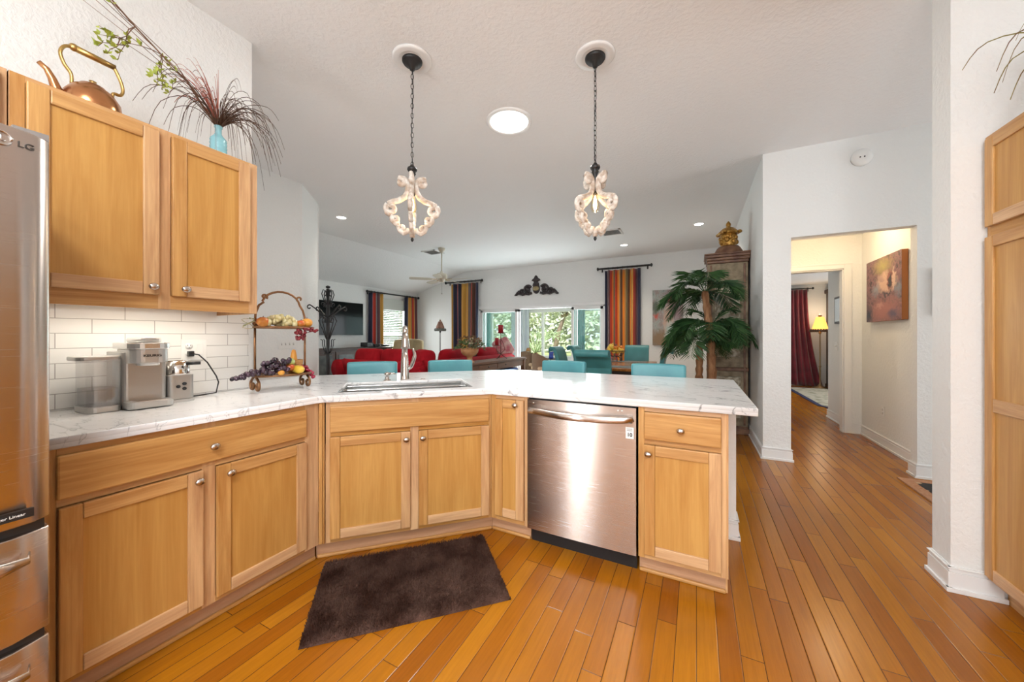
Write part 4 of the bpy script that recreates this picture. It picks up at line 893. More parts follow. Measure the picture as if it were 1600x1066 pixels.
MB().tube([(-3.72, 7.36, .70), (-4.10, 7.36, .66), (-4.66, 7.36, .60)], [.12, .13, .13], 18).box(-4.65, -3.76, 7.29, 7.43, .10, .62).build('arm', m_red, t)
for c, sx in (((-5.02, 4.78, .50), .43), ((-4.16, 4.78, .50), .42)): cushion('seat_cushion', m_red, t, c, sx, .40, .10)
for y in (5.62, 6.55): cushion('seat_cushion', m_red, t, (-4.25, y, .50), .40, .46, .10)
for c, sx, rot in (((-5.12, 4.53, .78), .31, (R(-8), 0, 0)), ((-4.44, 4.53, .785), .36, (R(-8), 0, 0)), ((-3.98, 4.62, .78), .27, (R(-6), 0, R(-35))), ((-4.06, 5.55, .76), .40, (R(8), 0, R(90))), ((-4.06, 6.65, .76), .40, (R(8), 0, R(90)))):
    cushion('back_cushion', m_red, t, c, sx, .14, .245, rot)
for x, y in ((-5.4, 4.3), (-3.8, 4.3), (-3.8, 7.25), (-5.4, 5.1), (-4.6, 7.2)): MB().lathe([(.025, 0), (.035, .10)], 10, (x, y, 0)).build('foot', m_dark, t)
tp = thing('throw_pillow', 'dark plum throw pillow between the red back cushions', 'pillow', (-4.10, 6.12, .80), R(80)); cushion('pillow_body', M('plum_fabric', (.03, .008, .012), rough=.85), tp, (0, 0, 0), .20, .09, .20)
tp = thing('throw_pillow', 'pink rose patterned pillow on the far end of the sofa', 'pillow', (-3.95, 7.30, .98), R(100)); tp.rotation_euler = (R(-25), R(-20), R(60))
cushion('pillow_body', M('rose_print', (.45, .10, .13), (.62, .42, .38), scale=9, rough=.8, detail=4), tp, (0, 0, 0), .22, .085, .22)
# console behind the sofa
t = thing('console_table', 'long rustic brown console table along the back of the red sofa', 'console table', (-3.44, 5.35, 0))
MB().box(-.20, .20, -1.05, 1.69, .755, .795).build('tabletop', m_brownwood, t, bevel=.006)
MB().box(-.175, -.155, -1.0, 1.63, .63, .755).box(.155, .175, -1.0, 1.63, .63, .755).box(-.16, .16, -1.0, -.98, .63, .755).box(-.16, .16, 1.61, 1.63, .63, .755).build('apron', m_brownwood, t)
for y in (-.72, -.08, .56): dr = MB().box(.172, .182, y - .1, y + .5, .645, .745).build('drawer', m_brownwood, t, bevel=.004); MB().lathe([(.006, .180), (.012, .195), (.0005, .2)], 10, (0, y + .2, .70), axis='x').build('knob', m_iron, dr)
for x in (-.16, .16):
    for y in (-.98, 1.61): MB().box(x - .03, x + .03, y - .03, y + .03, 0, .755).build('leg', m_brownwood, t, bevel=.004)
MB().box(-.15, .15, -.98, 1.6, .13, .16).build('lower_shelf', m_brownwood, t)
for y, lb in ((5.75, 'blue upholstered stool tucked under the near part of the console'), (6.45, 'blue upholstered stool tucked under the far end of the console')):
    o = thing('ottoman', lb, 'ottoman', (-3.42, y, .16)); rp(MB(), -.15, .17, -.24, .24, .07, .28, .44).build('cushion', m_blue, o, bevel=.03, segs=3); rp(MB(), -.14, .15, -.22, .22, .05, 0, .28).build('base', m_blue, o)
# urn planter
ul = (-3.42, 5.12, .795)
t = thing('urn_planter', 'weathered terracotta footed urn on the console table', 'urn', ul)
MB().lathe([(.085, 0), (.085, .015), (.055, .035), (.042, .075), (.050, .10), (.105, .125), (.142, .17), (.152, .215), (.146, .225), (.158, .235), (.158, .247), (.14, .247), (.13, .22), (.0005, .215)], 30).build('urn_body', m_terra, t)
t = thing('silk_foliage', 'mixed green and brown foliage arrangement filling the urn', 'plant', (ul[0], ul[1], ul[2] + .22)); lf, lb_, fl = MB(), MB(), MB(); rnd = random.Random(9)
for i in range(320):
    a = rnd.uniform(0, 6.28); e = rnd.random(); r = rnd.random() ** .6 * (.16 + .10 * (1 - e)); p = (cos(a) * r, sin(a) * r, .02 + e * .23 * (1 - r * 1.5)); mbx = lf if (rnd.random() < .6 and e < .75) else lb_
    d = (cos(a) + rnd.uniform(-.5, .5), sin(a) + rnd.uniform(-.5, .5), rnd.uniform(-.4, .7)); mb, L = mbx, rnd.uniform(.035, .065); dd = Vector(d).normalized(); s = dd.orthogonal().normalized(); pv = Vector(p)
    mb.add([pv, pv + dd * L * .5 + s * L * .3, pv + dd * L, pv + dd * L * .5 - s * L * .3], [(0, 1, 2, 3)])
for i in range(9):
    a = rnd.uniform(0, 6.28); r = rnd.uniform(.04, .15); fl.ell((cos(a) * r, sin(a) * r, rnd.uniform(.08, .2)), .02, .02, .018, 8, 6)
for a in (0.3, 3.6):
    for q in range(12): pv = Vector((cos(a) * (.16 + q * .012), sin(a) * (.16 + q * .012), .05 - q * .006)); dd = Vector((cos(a + q), sin(a + q), .2)); s = Vector((-sin(a + q), cos(a + q), .3)); lf.add([pv, pv + dd * .025 + s * .014, pv + dd * .05, pv + dd * .025 - s * .014], [(0, 1, 2, 3)])
lf.build('green_leaves', m_leaf2, t); lb_.build('brown_leaves', M('rust_leaf', (.12, .06, .025), (.26, .15, .06), scale=9, rough=.7, rnd=True), t); fl.build('blossoms', M('cream_blossom', (.62, .52, .34), rough=.8), t)
# candle holder
t = thing('candle_holder', 'scrolled iron candle holder with two tiers at the far end of the console', 'candle holder', (-3.44, 6.25, .795)); m_rust = M('rusted_iron', (.10, .028, .022), (.16, .05, .035), scale=20, rough=.6)
for k in range(3):
    a = R(20 + 120 * k); MB().tube([(0, 0, .10), (cos(a) * .05, sin(a) * .05, .06), (cos(a) * .12, sin(a) * .12, .006)], .007, 6).build('foot', m_rust, t)
MB().tube([(0, 0, .08), (.012, -.02, .22), (-.01, .02, .34), (0, 0, .50)], .008, 7).build('stem', m_rust, t)
MB().tube([(0, 0, .10), (.05, .08, .18), (.03, .06, .30), (0, .0, .40)], .006, 6).tube([(0, 0, .1), (-.05, -.08, .16), (-.045, -.075, .26)], .006, 6).build('scroll_arm', m_rust, t)
MB().lathe([(.0005, .498), (.05, .50), (.088, .512), (.088, .516), (.0005, .506)], 20).build('candle_plate', m_rust, t); MB().lathe([(.0005, .256), (.04, .258), (.075, .268), (.075, .272), (.0005, .263)], 20, (-.045, -.075, 0)).build('candle_plate', m_rust, t)
m_can = M('red_wax', (.36, .01, .018), rough=.4)
for x, y, z, h, r, lb in ((-3.44, 6.25, 1.302, .16, .052, 'taller red pillar candle on the upper plate of the iron holder'), (-3.485, 6.175, 1.059, .15, .040, 'smaller red pillar candle on the lower plate of the iron holder')):
    t = thing('pillar_candle', lb, 'candle', (x, y, z)); MB().lathe([(r, 0), (r, h - .006), (r - .006, h), (.012, h - .004), (.0005, h - .004)], 20).build('wax', m_can, t); MB().tube([(0, 0, h - .004), (.002, 0, h + .012)], .0015, 5).build('wick', m_black, t)
# coat rack
t = thing('coat_rack', 'tall black wrought iron coat rack beside the end of the grey wall', 'coat rack', (-4.30, 3.12, 0), R(-4))
MB().tube([(0, 0, .02), (0, 0, 1.86)], .022, 10).ell((0, 0, 1.885), .028, .028, .02, 12, 8).lathe([(.02, 1.30), (.055, 1.305), (.055, 1.315), (.02, 1.32)], 12, (0, 0, -.30)).build('pole', m_iron, t)
for k in range(4):
    a = pi / 2 * k; ca, sa = cos(a), sin(a)
    def ax(P, f=1): return [(r * ca, r * sa, z) for r, z in P]
    q = lambda P: [(r, z) for r, _, z in P]
    MB().tube(ax([(.02, 1.66), (.06, 1.72), (.085, 1.79), (.065, 1.845), (.03, 1.83), (.022, 1.79), (.04, 1.765)]), .007, 6).build('top_scroll', m_iron, t)
    MB().tube(ax([(.02, 1.50), (.08, 1.52), (.15, 1.58), (.21, 1.62)] + q(spiral(.245, 1.605, .033, .012, 140, -160, 12))), .008, 6).build('coat_hook', m_iron, t)
    MB().tube(ax(q(spiral(.075, 1.655, .034, .010, 250, -90, 12))), .006, 6).tube(ax([(.02, 1.20), (.06, 1.30), (.125, 1.44), (.09, 1.50), (.045, 1.47), (.05, 1.42), (.08, 1.43)]), .007, 6).build('mid_scroll', m_iron, t)
    MB().tube(ax([(.02, 1.01), (.055, 1.06), (.075, 1.13), (.075, 1.19), (.10, 1.20)]), .006, 6).build('low_scroll', m_iron, t)
    MB().tube(ax([(.02, .25), (.10, .20), (.20, .10), (.24, .02), (.27, .015)]), .010, 6).build('foot', m_iron, t)
# tv, media console
t = thing('television', 'large black flat screen television on the living room wall', 'television', (-7.75, 5.86, 1.675), R(90))
MB().box(-.72, .72, -.065, -.03, -.405, .405).build('bezel', m_black, t, bevel=.004); MB().box(-.708, .708, -.067, -.064, -.393, .393).build('screen', m_screen, t); MB().box(-.3, .3, -.03, 0, -.2, .2).build('wall_mount', m_black, t)
t = thing('media_console', 'long dark media cabinet under the television', 'cabinet', (-7.605, 5.95, 0), R(90))
MB().box(-1.15, 1.10, -.45, -.01, .06, .93).build('carcass', m_dark, t); MB().box(-1.18, 1.13, -.48, 0, .93, .965).build('top', m_dark, t, bevel=.006); MB().box(-1.12, 1.08, -.43, -.03, 0, .06).build('plinth', m_dark, t)
for k in range(4):
    x = -1.13 + k * .555; d = MB().box(x, x + .535, -.468, -.45, .10, .90).build('door', m_dark, t, bevel=.004); MB().box(x + .07, x + .465, -.474, -.466, .18, .82).build('door_panel', M('green_marbled_panel', (.012, .016, .012), (.06, .065, .05), scale=9, rough=.3), d); MB().lathe([(.006, 0), (.012, -.02), (.0005, -.024)], 10, (x + .5, -.468, .5), axis='y').build('knob', m_brass, d)
for y, w, h, lb in ((6.42, .20, .12, 'black speaker box standing left on the media cabinet top'), (6.68, .26, .075, 'low black player on the media cabinet top'), (6.93, .20, .06, 'dark box near the curtain on the media cabinet top')):
    t = thing('media_box', lb, 'box', (-7.36, y, .966), R(90)); MB().box(-w / 2, w / 2, -.12, .12, .008, h).build('case', m_black, t, bevel=.008)
    for x in (-w / 3, w / 3): MB().lathe([(.012, 0), (.012, .008)], 10, (x, 0, 0)).build('foot', m_black, t)
    MB().lathe([(.018, -.12), (.018, -.125), (.0005, -.125)], 14, (w / 5, 0, h * .55), axis='y').build('dial', M('dial_grey', (.25, .25, .25), rough=.3), t)
# curtains
STR = {'nv': (.012, .016, .05), 'rd': (.50, .04, .016), 'or': (.80, .26, .015), 'gd': (.62, .32, .05), 'br': (.10, .04, .02), 'pl': (.12, .045, .05), 'ol': (.16, .12, .05), 'sl': (.20, .17, .16)}
def stripe_mat(name, seq, w):
    m, nt, p = new_mat(name); tc = nd(nt, 'ShaderNodeTexCoord'); sp_ = nd(nt, 'ShaderNodeSeparateXYZ'); nt.links.new(tc.outputs['UV'], sp_.inputs[0]); n = len(seq)
    nt.links.new(ramp(nt, sp_.outputs['X'], [(i / n, STR[s]) for i, s in enumerate(seq)], 'CONSTANT'), p.inputs['Base Color']); p.inputs['Roughness'].default_value = .6; p.inputs['Sheen Weight'].default_value = .3; return m
def drape(name, mt, parent, w, z0, z1, folds, amp, flare=0.0, th=.004, lean=0.0):
    nu, nv = folds * 8, 14
    def fn(u, v):
        k = 1 + flare * (1 - v) ** 2; a = amp * (.75 + .35 * (1 - v)) * (1 + .3 * sin(u * 17))
        return ((u - .5) * w * k + lean * (1 - v) ** 2, a * sin(u * folds * 2 * pi) + .25 * a * sin(u * 5 + v * 3), lerp(z0, z1, v))
    mb = MB().grid(fn, nu, nv); o = mb.build(name, mt, parent, solid=th); uv = o.data.uv_layers.new(name='UVMap'); i = 0
    for p in o.data.polygons:
        for li, vi in zip(p.loop_indices, p.vertices): uv.data[li].uv = ((vi % (nu + 1)) / nu, (vi // (nu + 1)) / nv)
    return o
def rod(name, label, loc, rz, x0, x1, z, r=.017, fin=.032):
    t = thing(name, label, 'curtain rod', loc, rz); MB().tube([(x0, 0, z), (x1, 0, z)], r, 10).build('pole', m_iron, t)
    for s, x in ((-1, x0), (1, x1)): MB().lathe([(r, 0), (r * .7, .01), (fin, .035), (fin * .9, .06), (.0005, .075)], 12, (0, 0, 0), axis='x').v; m = MB(); m.lathe([(r, 0), (r * .7, s * .01), (fin, s * .03), (fin * .9, s * .05), (.0005, s * .065)], 12, (x, 0, z), axis='x'); m.build('finial', m_iron, t)
    for x in (x0 + .05, x1 - .05): MB().box(x - .012, x + .012, 0, .088, z - .012, z + .012).box(x - .015, x + .015, .082, .09, z - .07, z + .03).build('bracket', m_iron, t)
    return t
def rings(parent, x0, x1, z, n):
    for k in range(n):
        x = lerp(x0, x1, (k + .5) / n); MB().tube([(x, .027 * cos(a), z + .027 * sin(a)) for a in [2 * pi * i / 12 for i in range(13)]], .004, 5, cap=False).build('curtain_ring', m_iron, parent)
sR = stripe_mat('bright_stripes', ['nv', 'br', 'pl', 'rd', 'or', 'ol', 'rd', 'or', 'gd', 'br', 'or', 'gd', 'ol', 'br', 'or', 'gd', 'rd', 'pl', 'nv', 'nv'], 1)
sL = stripe_mat('muted_stripes', ['gd', 'ol', 'nv', 'nv', 'rd', 'pl', 'nv', 'br', 'gd', 'gd', 'gd', 'br', 'gd', 'sl', 'br', 'rd', 'br', 'pl', 'nv', 'nv'], 1)
sW = stripe_mat('window_stripes', ['nv', 'nv', 'rd', 'rd', 'sl', 'nv', 'pl', 'ol', 'gd', 'gd'], 1); sW2 = stripe_mat('window_stripes_far', ['nv', 'nv', 'sl', 'gd', 'gd', 'ol', 'br', 'rd', 'gd', 'rd', 'pl', 'br'], 1)
r1 = rod('curtain_rod', 'short black curtain rod right of the sliding doors', (-1.49, 8.57, 0), 0, -.56, .56, 2.83, .022, .042)
t = thing('curtain', 'red, gold and navy striped curtain right of the sliding doors', 'curtain', (-1.52, 8.57, 0)); drape('panel', sR, t, .80, .02, 2.78, 6, .055); rings(t, -.38, .38, 2.83, 7)
rod('curtain_rod', 'black curtain rod left of the sliding doors, partly behind the fan', (-5.90, 8.57, 0), 0, -.62, .55, 2.80, .022, .042)
t = thing('curtain', 'muted gold, navy and rust striped curtain left of the sliding doors', 'curtain', (-5.90, 8.57, 0)); drape('panel', sL, t, .92, .02, 2.75, 6, .055); rings(t, -.44, .44, 2.80, 7)
rod('curtain_rod', 'long black curtain rod above the blinds beside the television', (-7.66, 7.70, 0), R(90), -.98, .90, 2.42, .020, .038)
t = thing('curtain', 'navy and rust striped curtain between television and blinds', 'curtain', (-7.675, 7.0, 0), R(90)); drape('panel', sW, t, .50, .02, 2.40, 4, .04); rings(t, -.22, .22, 2.42, 4)
t = thing('curtain', 'navy and gold striped curtain in the corner right of the blinds', 'curtain', (-7.66, 8.32, 0), R(90)); drape('panel', sW2, t, .54, .02, 2.40, 4, .04, .1); rings(t, -.24, .24, 2.42, 4)
t = thing('window_blind', 'white horizontal blinds on the window beside the television', 'blind', (-7.735, 7.69, 0), R(90)); MB().box(-.52, .52, -.03, .02, 1.98, 2.29).build('shade', M('pale_shade', (.55, .58, .54), rough=.7), t, bevel=.005)
for k in range(27): MB().obox((0, 0, .68 + k * .048), (1, 0, 0), .50, (0, 1, .30), .017, (0, -.30, 1), .0012).build('slat', m_white, t)
# armchair by the window
t = thing('armchair', 'tufted beige wing armchair near the living room window', 'armchair', (-6.63, 7.10, 0), R(22))
def cb(u, v):
    x = (u - .5) * .86 * (1 - .12 * v); w = abs(2 * u - 1); bulge = .035 * abs(sin(u * 3 * pi)) * abs(sin(v * 2.2 * pi + .3)); return (x, -.10 * w ** 2 - bulge + .10 * v, lerp(.42, 1.17 - .05 * w ** 3, v))
cbk = MB().grid(cb, 24, 12).build('tufted_back', m_beige, t, solid=.09)
rp(MB(), -.38, .38, -.62, .02, .06, .22, .46).build('seat', m_beige, t, bevel=.03, segs=3)
for s in (-1, 1): MB().tube([(s * .40, -.60, .56), (s * .40, -.02, .62)], [.07, .075], 12).box(s * .40 - .05, s * .40 + .05, -.60, 0, .20, .57).build('arm', m_beige, t)
for x in (-.34, .34):
    for y in (-.56, -.03): MB().lathe([(.018, 0), (.028, .22)], 8, (x, y, 0)).build('leg', m_dark, t)
tp = thing('throw_pillow', 'navy pillow on the beige wing armchair', 'pillow', (-6.54, 6.87, .68), R(22)); cushion('pillow_body', m_navy, tp, (0, 0, 0), .24, .09, .21, (R(-15), 0, 0))
tp = thing('throw_pillow', 'small orange pillow at the right arm of the beige armchair', 'pillow', (-6.19, 7.05, .77), R(40)); cushion('pillow_body', M('orange_fabric', (.60, .25, .04), rough=.8), tp, (0, 0, 0), .12, .07, .12)
def fringe_lamp(name, label, loc, sc, mshade, lit, hshade0, hshade1, r0, r1, fringe):
    t = thing(name, label, 'floor lamp', loc)
    MB().lathe([(.15, 0), (.15, .02), (.06, .05), (.025, .09), (.014, .14), (.016, .5), (.026, .52), (.016, .54), (.012, hshade0 - .1), (.03, hshade0 - .06), (.012, hshade0 - .02)], 18).build('pole_base', lit, t)
    MB().lathe([(r0, hshade0), (r0 * .88, hshade0 + .08), (r1 * 1.1, hshade1 - .03), (r1, hshade1)], 20, cap=False).build('shade', mshade, t, solid=.004)
    MB().lathe([(r1 * .3, hshade1), (r1 * .5, hshade1 + .03), (.01, hshade1 + .05), (.0005, hshade1 + .08)], 12).build('finial', m_bronze, t)
    f = MB()
    for k in range(22): a = 2 * pi * k / 22; f.ell((cos(a) * (r0 + .02), sin(a) * (r0 + .02), hshade0 - .005), .028, .028, .04, 7, 5)
    f.build('shade_fringe', fringe, t); return t
fringe_lamp('floor_lamp', 'slim floor lamp with a rust bell shade and dark fringe by the pale wall', (-6.49, 8.22, 0), 1, M('rust_shade', (.22, .10, .07), (.32, .16, .11), scale=12, rough=.7), m_iron, 1.43, 1.66, .125, .055, M('dark_beads', (.03, .03, .025), (.2, .2, .17), scale=60, rough=.4))
# carved wall ornament
t = thing('wall_ornament', 'dark carved scroll pediment ornament above the sliding doors', 'wall ornament', (-3.71, 8.66, 2.31)); m_orn = M('dark_carved_wood', (.014, .010, .012), (.05, .035, .035), scale=30, rough=.35)
mb = MB(); mb.lathe([(.0005, -.045), (.075, -.04), (.10, -.02), (.12, -.03), (.135, 0)], 24, (0, 0, .17), 1, .78, axis='y')
mb.build('medallion_rim', m_orn, t); MB().ell((0, -.035, .17), .088, .018, .062, 18, 8).build('gold_cartouche', M('dull_gold', (.30, .22, .10), (.42, .34, .18), scale=14, rough=.45, metal=.4), t)
ct_ = MB(); ct_.lathe([(.10, .24), (.085, .30), (.06, .33), (.075, .36), (.13, .375), (.10, .42), (.06, .44), (.045, .48), (.0005, .52)], 14, sx=1, sy=.28); ct_.v = [(x, y - .03, z + .0) for x, y, z in ct_.v]; ct_.build('crest', m_orn, t)
for s in (-1, 1):
    m = MB(); f = lambda P: [(s * p[0], -.03, p[2]) for p in P]
    m.tube(f(spiral(.24, .15, .115, .03, 150, -280, 26)), .036, 7, .8).tube(f(spiral(.41, .085, .075, .02, 130, -260, 20)), .032, 7, .8).tube(f([(.12, 0, .06), (.20, 0, .03), (.30, 0, .05), (.40, 0, .02)]), .034, 7)
    m.tube(f([(.46, 0, .06), (.53, 0, .075), (.57, 0, .03), (.62, 0, .015)]), [.038, .046, .036, .016], 7).ell((s * .25, -.03, .15), .035, .03, .035, 10, 6).ell((s * .41, -.03, .085), .028, .025, .028, 10, 6).ell((s * .50, -.03, .12), .03, .025, .025, 8, 6)
    m.build('scroll_wing', m_orn, t)
# ================================================================== DINING AREA
t = thing('dining_table', 'brown wooden dining table with teal chairs around it', 'dining table', (-1.10, 6.25, 0))
tb = MB()
for k in range(5): tb.box(-.45 + k * .18 + .0008, -.45 + (k + 1) * .18 - .0008, -.80, .80, .735, .775)
tb.box(-.45, .45, -.90, -.80, .735, .775).box(-.45, .45, .80, .90, .735, .775); tb.build('tabletop', m_tablewood, t, bevel=.003)
MB().box(-.40, .40, -.82, -.80, .63, .735).box(-.40, .40, .80, .82, .63, .735).box(-.40, -.38, -.8, .8, .63, .735).box(.38, .40, -.8, .8, .63, .735).build('apron', m_dark, t)
for x in (-.38, .38):
    for y in (-.80, .80): MB().lathe([(.03, 0), (.045, .06), (.03, .12), (.045, .4), (.055, .55), (.045, .63), (.05, .735)], 14, (x, y, 0)).build('leg', m_dark, t)
for yy in (-.62, .62): tag(MB().box(-.30, .30, yy - .16, yy + .16, .7755, .779).move(-1.10, 6.25).build('placemat', M('slate_mat', (.09, .11, .11), (.16, .18, .17), scale=60, rough=.9)), 'dark woven placemat on the %s end of the dining table' % ('near' if yy < 0 else 'far'), 'placemat')
def dining_chair(loc, rz, label):
    t = thing('dining_chair', label, 'dining chair', loc, rz, 'teal scroll back dining chairs')
    pr = [(0, .40), (-.01, .60), (.0, .80), (.03, .93), (.055, 1.0), (.085, 1.035), (.125, 1.04), (.145, 1.01), (.135, .985)]
    MB().grid(lambda u, v: ((u - .5) * .46 * (1 - .06 * v), *[(lerp(pr[int(min(v * 8, 7.999))][k], pr[int(min(v * 8, 7.999)) + 1][k], v * 8 - int(min(v * 8, 7.999)))) for k in (0, 1)]), 6, 24).build('scroll_back', m_tealfab, t, solid=.055, bevel=.01)
    MB().box(-.222, .222, .02, .034, .40, .98).build('back_skirt', m_tealfab, t, bevel=.004)
    rp(MB(), -.24, .24, -.50, .02, .04, .38, .50).build('seat', m_tealfab, t, bevel=.02, segs=3)
    for x, y in ((-.20, -.45), (.20, -.45), (-.20, 0), (.20, 0)): MB().tube([(x, y, .39), (x, y + (.05 if y == 0 else 0), 0)], [.025, .017], 4).build('leg', m_dark, t)
for a in (((-1.20, 4.72, 0), R(180), 'teal dining chair at the near end of the table, back turned to the counter'), ((-2.04, 5.88, 0), R(90), 'teal dining chair on the left side of the table, nearer of two'), ((-2.02, 6.78, 0), R(90), 'teal dining chair on the left side of the table, farther of two'),
          ((-.47, 6.0, 0), R(-90), 'teal dining chair alone on the right side of the table'), ((-1.05, 7.42, 0), 0, 'teal dining chair at the far end in front of the striped curtain')): dining_chair(*a)
bl = (-1.33, 6.72, .7765)
t = thing('fruit_bowl', 'black scrolled iron bowl stand on the dining table', 'bowl', bl)
b = MB(); b.tube([(.19 * cos(a), .19 * sin(a), .20) for a in [2 * pi * i / 28 for i in range(29)]], .007, 6, cap=False).tube([(.07 * cos(a), .07 * sin(a), .10) for a in [2 * pi * i / 20 for i in range(21)]], .006, 6, cap=False)
for k in range(10): a = 2 * pi * k / 10; b.tube([(.07 * cos(a), .07 * sin(a), .10), (.14 * cos(a), .14 * sin(a), .125), (.19 * cos(a), .19 * sin(a), .20)], .004, 5)
b.lathe([(.0005, .098), (.08, .10), (.08, .104), (.0005, .102)], 20); b.build('wire_bowl', m_iron, t)
for k in range(4): a = R(30 + 90 * k); MB().tube([(r * cos(a), r * sin(a), z) for r, z in [(.07, .10), (.10, .06)] + [(q[0], q[2]) for q in spiral(.115, .034, .0325, .010, 130, -260, 16)]], .007, 6).build('scroll_foot', m_iron, t)
m_gy = M('yellow_gourd', (.62, .36, .02), (.70, .48, .06), scale=12, rough=.4, rnd=True); m_go = M('orange_gourd', (.60, .13, .01), (.66, .24, .02), scale=12, rough=.4, rnd=True); m_gd = M('maroon_gourd', (.12, .03, .01), (.22, .08, .02), scale=12, rough=.5, rnd=True)
rnd = random.Random(21)
for k in range(26):
    a = k * 2.4; lay = k // 12; r = (.135, .095, .03)[lay] + rnd.uniform(-.015, .015); z = (.20, .255, .295)[lay] + rnd.uniform(-.01, .012); cc = (('yellow', m_gy), ('orange', m_go), ('maroon', m_gd))[(0, 1, 0, 1, 2)[k % 5]]
    o = thing('gourd', 'small %s gourd heaped in the iron bowl on the dining table' % cc[0], 'gourd', (bl[0] + r * cos(a), bl[1] + r * sin(a), bl[2] + z), rnd.uniform(0, 6), cc[0] + ' gourds in the iron bowl'); o.rotation_euler = (rnd.uniform(-.9, .9), rnd.uniform(-.9, .9), a)
    s = rnd.uniform(.85, 1.1); MB().lathe([(.0005, -.045 * s), (.028 * s, -.035 * s), (.038 * s, -.01), (.034 * s, .015), (.02 * s, .035), (.014 * s, .055 * s), (.0005, .062 * s)], 12).build('flesh', cc[1], o); MB().tube([(0, 0, .058 * s), (.005, 0, .075 * s)], .003, 5).build('stem', m_twig, o)
# palm
PX, PY = .115, 4.72
t = thing('potted_palm', 'tall artificial palm with shaggy trunks in front of the carved cabinet', 'plant', (PX, PY, 0))
MB().lathe([(.14, 0), (.18, .04), (.21, .30), (.22, .34), (.20, .34), (.19, .30), (.0005, .30)], 28).build('basket_pot', M('dark_basket', (.09, .05, .025), (.18, .10, .05), scale=50, stretch=(1, 1, 3), rough=.8), t)
tr = [([(.03, -.02, .28), (.045, -.01, .8), (.02, 0, 1.3), (-.03, 0, 1.76)], .052, .036), ([(-.06, .03, .28), (-.09, .02, .7), (-.08, .02, 1.18)], .045, .034), ([(.02, .06, .28), (.03, .08, .9), (.035, .06, 1.34)], .042, .032)]
rnd = random.Random(4)
for p, r0, r1 in tr:
    m = MB(); P = []; n = 30
    for i in range(n + 1):
        u = i / n * (len(p) - 1); k = min(int(u), len(p) - 2); P.append(tuple(lerp(p[k][j], p[k + 1][j], u - k) for j in range(3)))
    m.tube(P, [lerp(r0, r1, i / n) * (1 + .13 * (i % 3 - 1)) for i in range(n + 1)], 12); m.build('trunk', m_trunk, t)
def frond(base, az, L, rise, droop):
    m = MB(); n = 15; P = []
    for i in range(n + 1):
        u = i / n; P.append(Vector((base[0] + cos(az) * L * u * (1 - .15 * u), base[1] + sin(az) * L * u * (1 - .15 * u), base[2] + rise * sin(u * pi * .62) - droop * u * u)))
    m.tube(P, [lerp(.006, .0015, i / n) for i in range(n + 1)], 5)
    side = Vector((-sin(az), cos(az), 0))
    for i in range(3, n + 1):
        for h in (0, .5):
            u = (i - h) / n; k = int(u * n); f = u * n - k; p = P[k].lerp(P[min(k + 1, n)], f); d = (P[min(k + 1, n)] - P[max(k - 1, 0)]).normalized()
            for s in (-1, 1):
                ll = L * .44 * (max(0, sin(min(1, (u - .1) * 1.15) * pi)) ** .6 * .8 + .22) ; dd = (d * .75 + side * s * .8 + Vector((0, 0, -.12 + rnd.uniform(-.22, .22)))).normalized(); w = dd.cross(Vector((0, 0, 1))).normalized() * .0075
                tip = p + dd * ll - Vector((0, 0, ll * .14)); mid = p + dd * ll * .5
                m.add([p - w * .5, p + w * .5, mid + w, tip, mid - w], [(0, 1, 2, 3, 4)])
    return m.build('frond', m_leaf, t)
for (cx, cy, cz), n, L, r in (((-.03, 0, 1.74), 13, .53, .14), ((-.08, .02, 1.20), 11, .48, .10), ((.035, .06, 1.36), 12, .54, .15)):
    for k in range(n):
        az = 2 * pi * k / n + rnd.uniform(-.2, .2)
        if cos(az) > .55: Lk = L * .88
        else: Lk = L
        frond((cx, cy, cz), az, Lk * rnd.uniform(.9, 1.15), r * rnd.uniform(.5, 1.9), rnd.uniform(.08, .42))
    for k in range(2): frond((cx, cy, cz), rnd.uniform(0, 6), L * .6, r * 1.5, .05)
# carved cabinet
m_pat = M('green_grey_patina', (.15, .105, .055), (.34, .27, .17), scale=9, rough=.6, detail=6, bs=.5, bscale=30); m_carv = M('pale_carving', (.62, .57, .45), (.26, .20, .13), scale=22, rough=.6, bs=.8, bscale=40); m_red2 = M('rubbed_brown_red', (.11, .042, .022), (.22, .11, .055), scale=12, rough=.5)
t = thing('carved_cabinet', 'tall narrow carved cabinet with faded paint in the corner behind the palm', 'cabinet', (.352, 5.36, 0))
MB().box(-.225, .225, .02, .42, .08, 2.20).build('carcass', m_red2, t); MB().box(-.235, .235, -.005, .42, 0, .08).build('plinth', m_red2, t, bevel=.006)
MB().box(-.228, .228, -.012, .42, 2.18, 2.215).box(-.235, .240, -.028, .42, 2.215, 2.25).box(-.255, .243, -.05, .42, 2.25, 2.285).box(-.262, .245, -.058, .42, 2.285, 2.305).build('cornice', m_red2, t, bevel=.006)
MB().box(-.228, .228, -.008, .42, .80, .84).build('waist_molding', m_red2, t, bevel=.005)
def rosettes(m, cx, cz, w, h):
    for sx_ in (-1, 1):
        for sz in (-1, 1):
            m.tube([(cx + sx_ * (w * .24 + q[0]), -.012, cz + sz * (h * .24 + q[2])) for q in spiral(0, 0, min(w, h) * .22, .012, 20, 420, 24)], .008, 5)
    m.ell((cx, -.012, cz), .03, .012, .03, 10, 6)
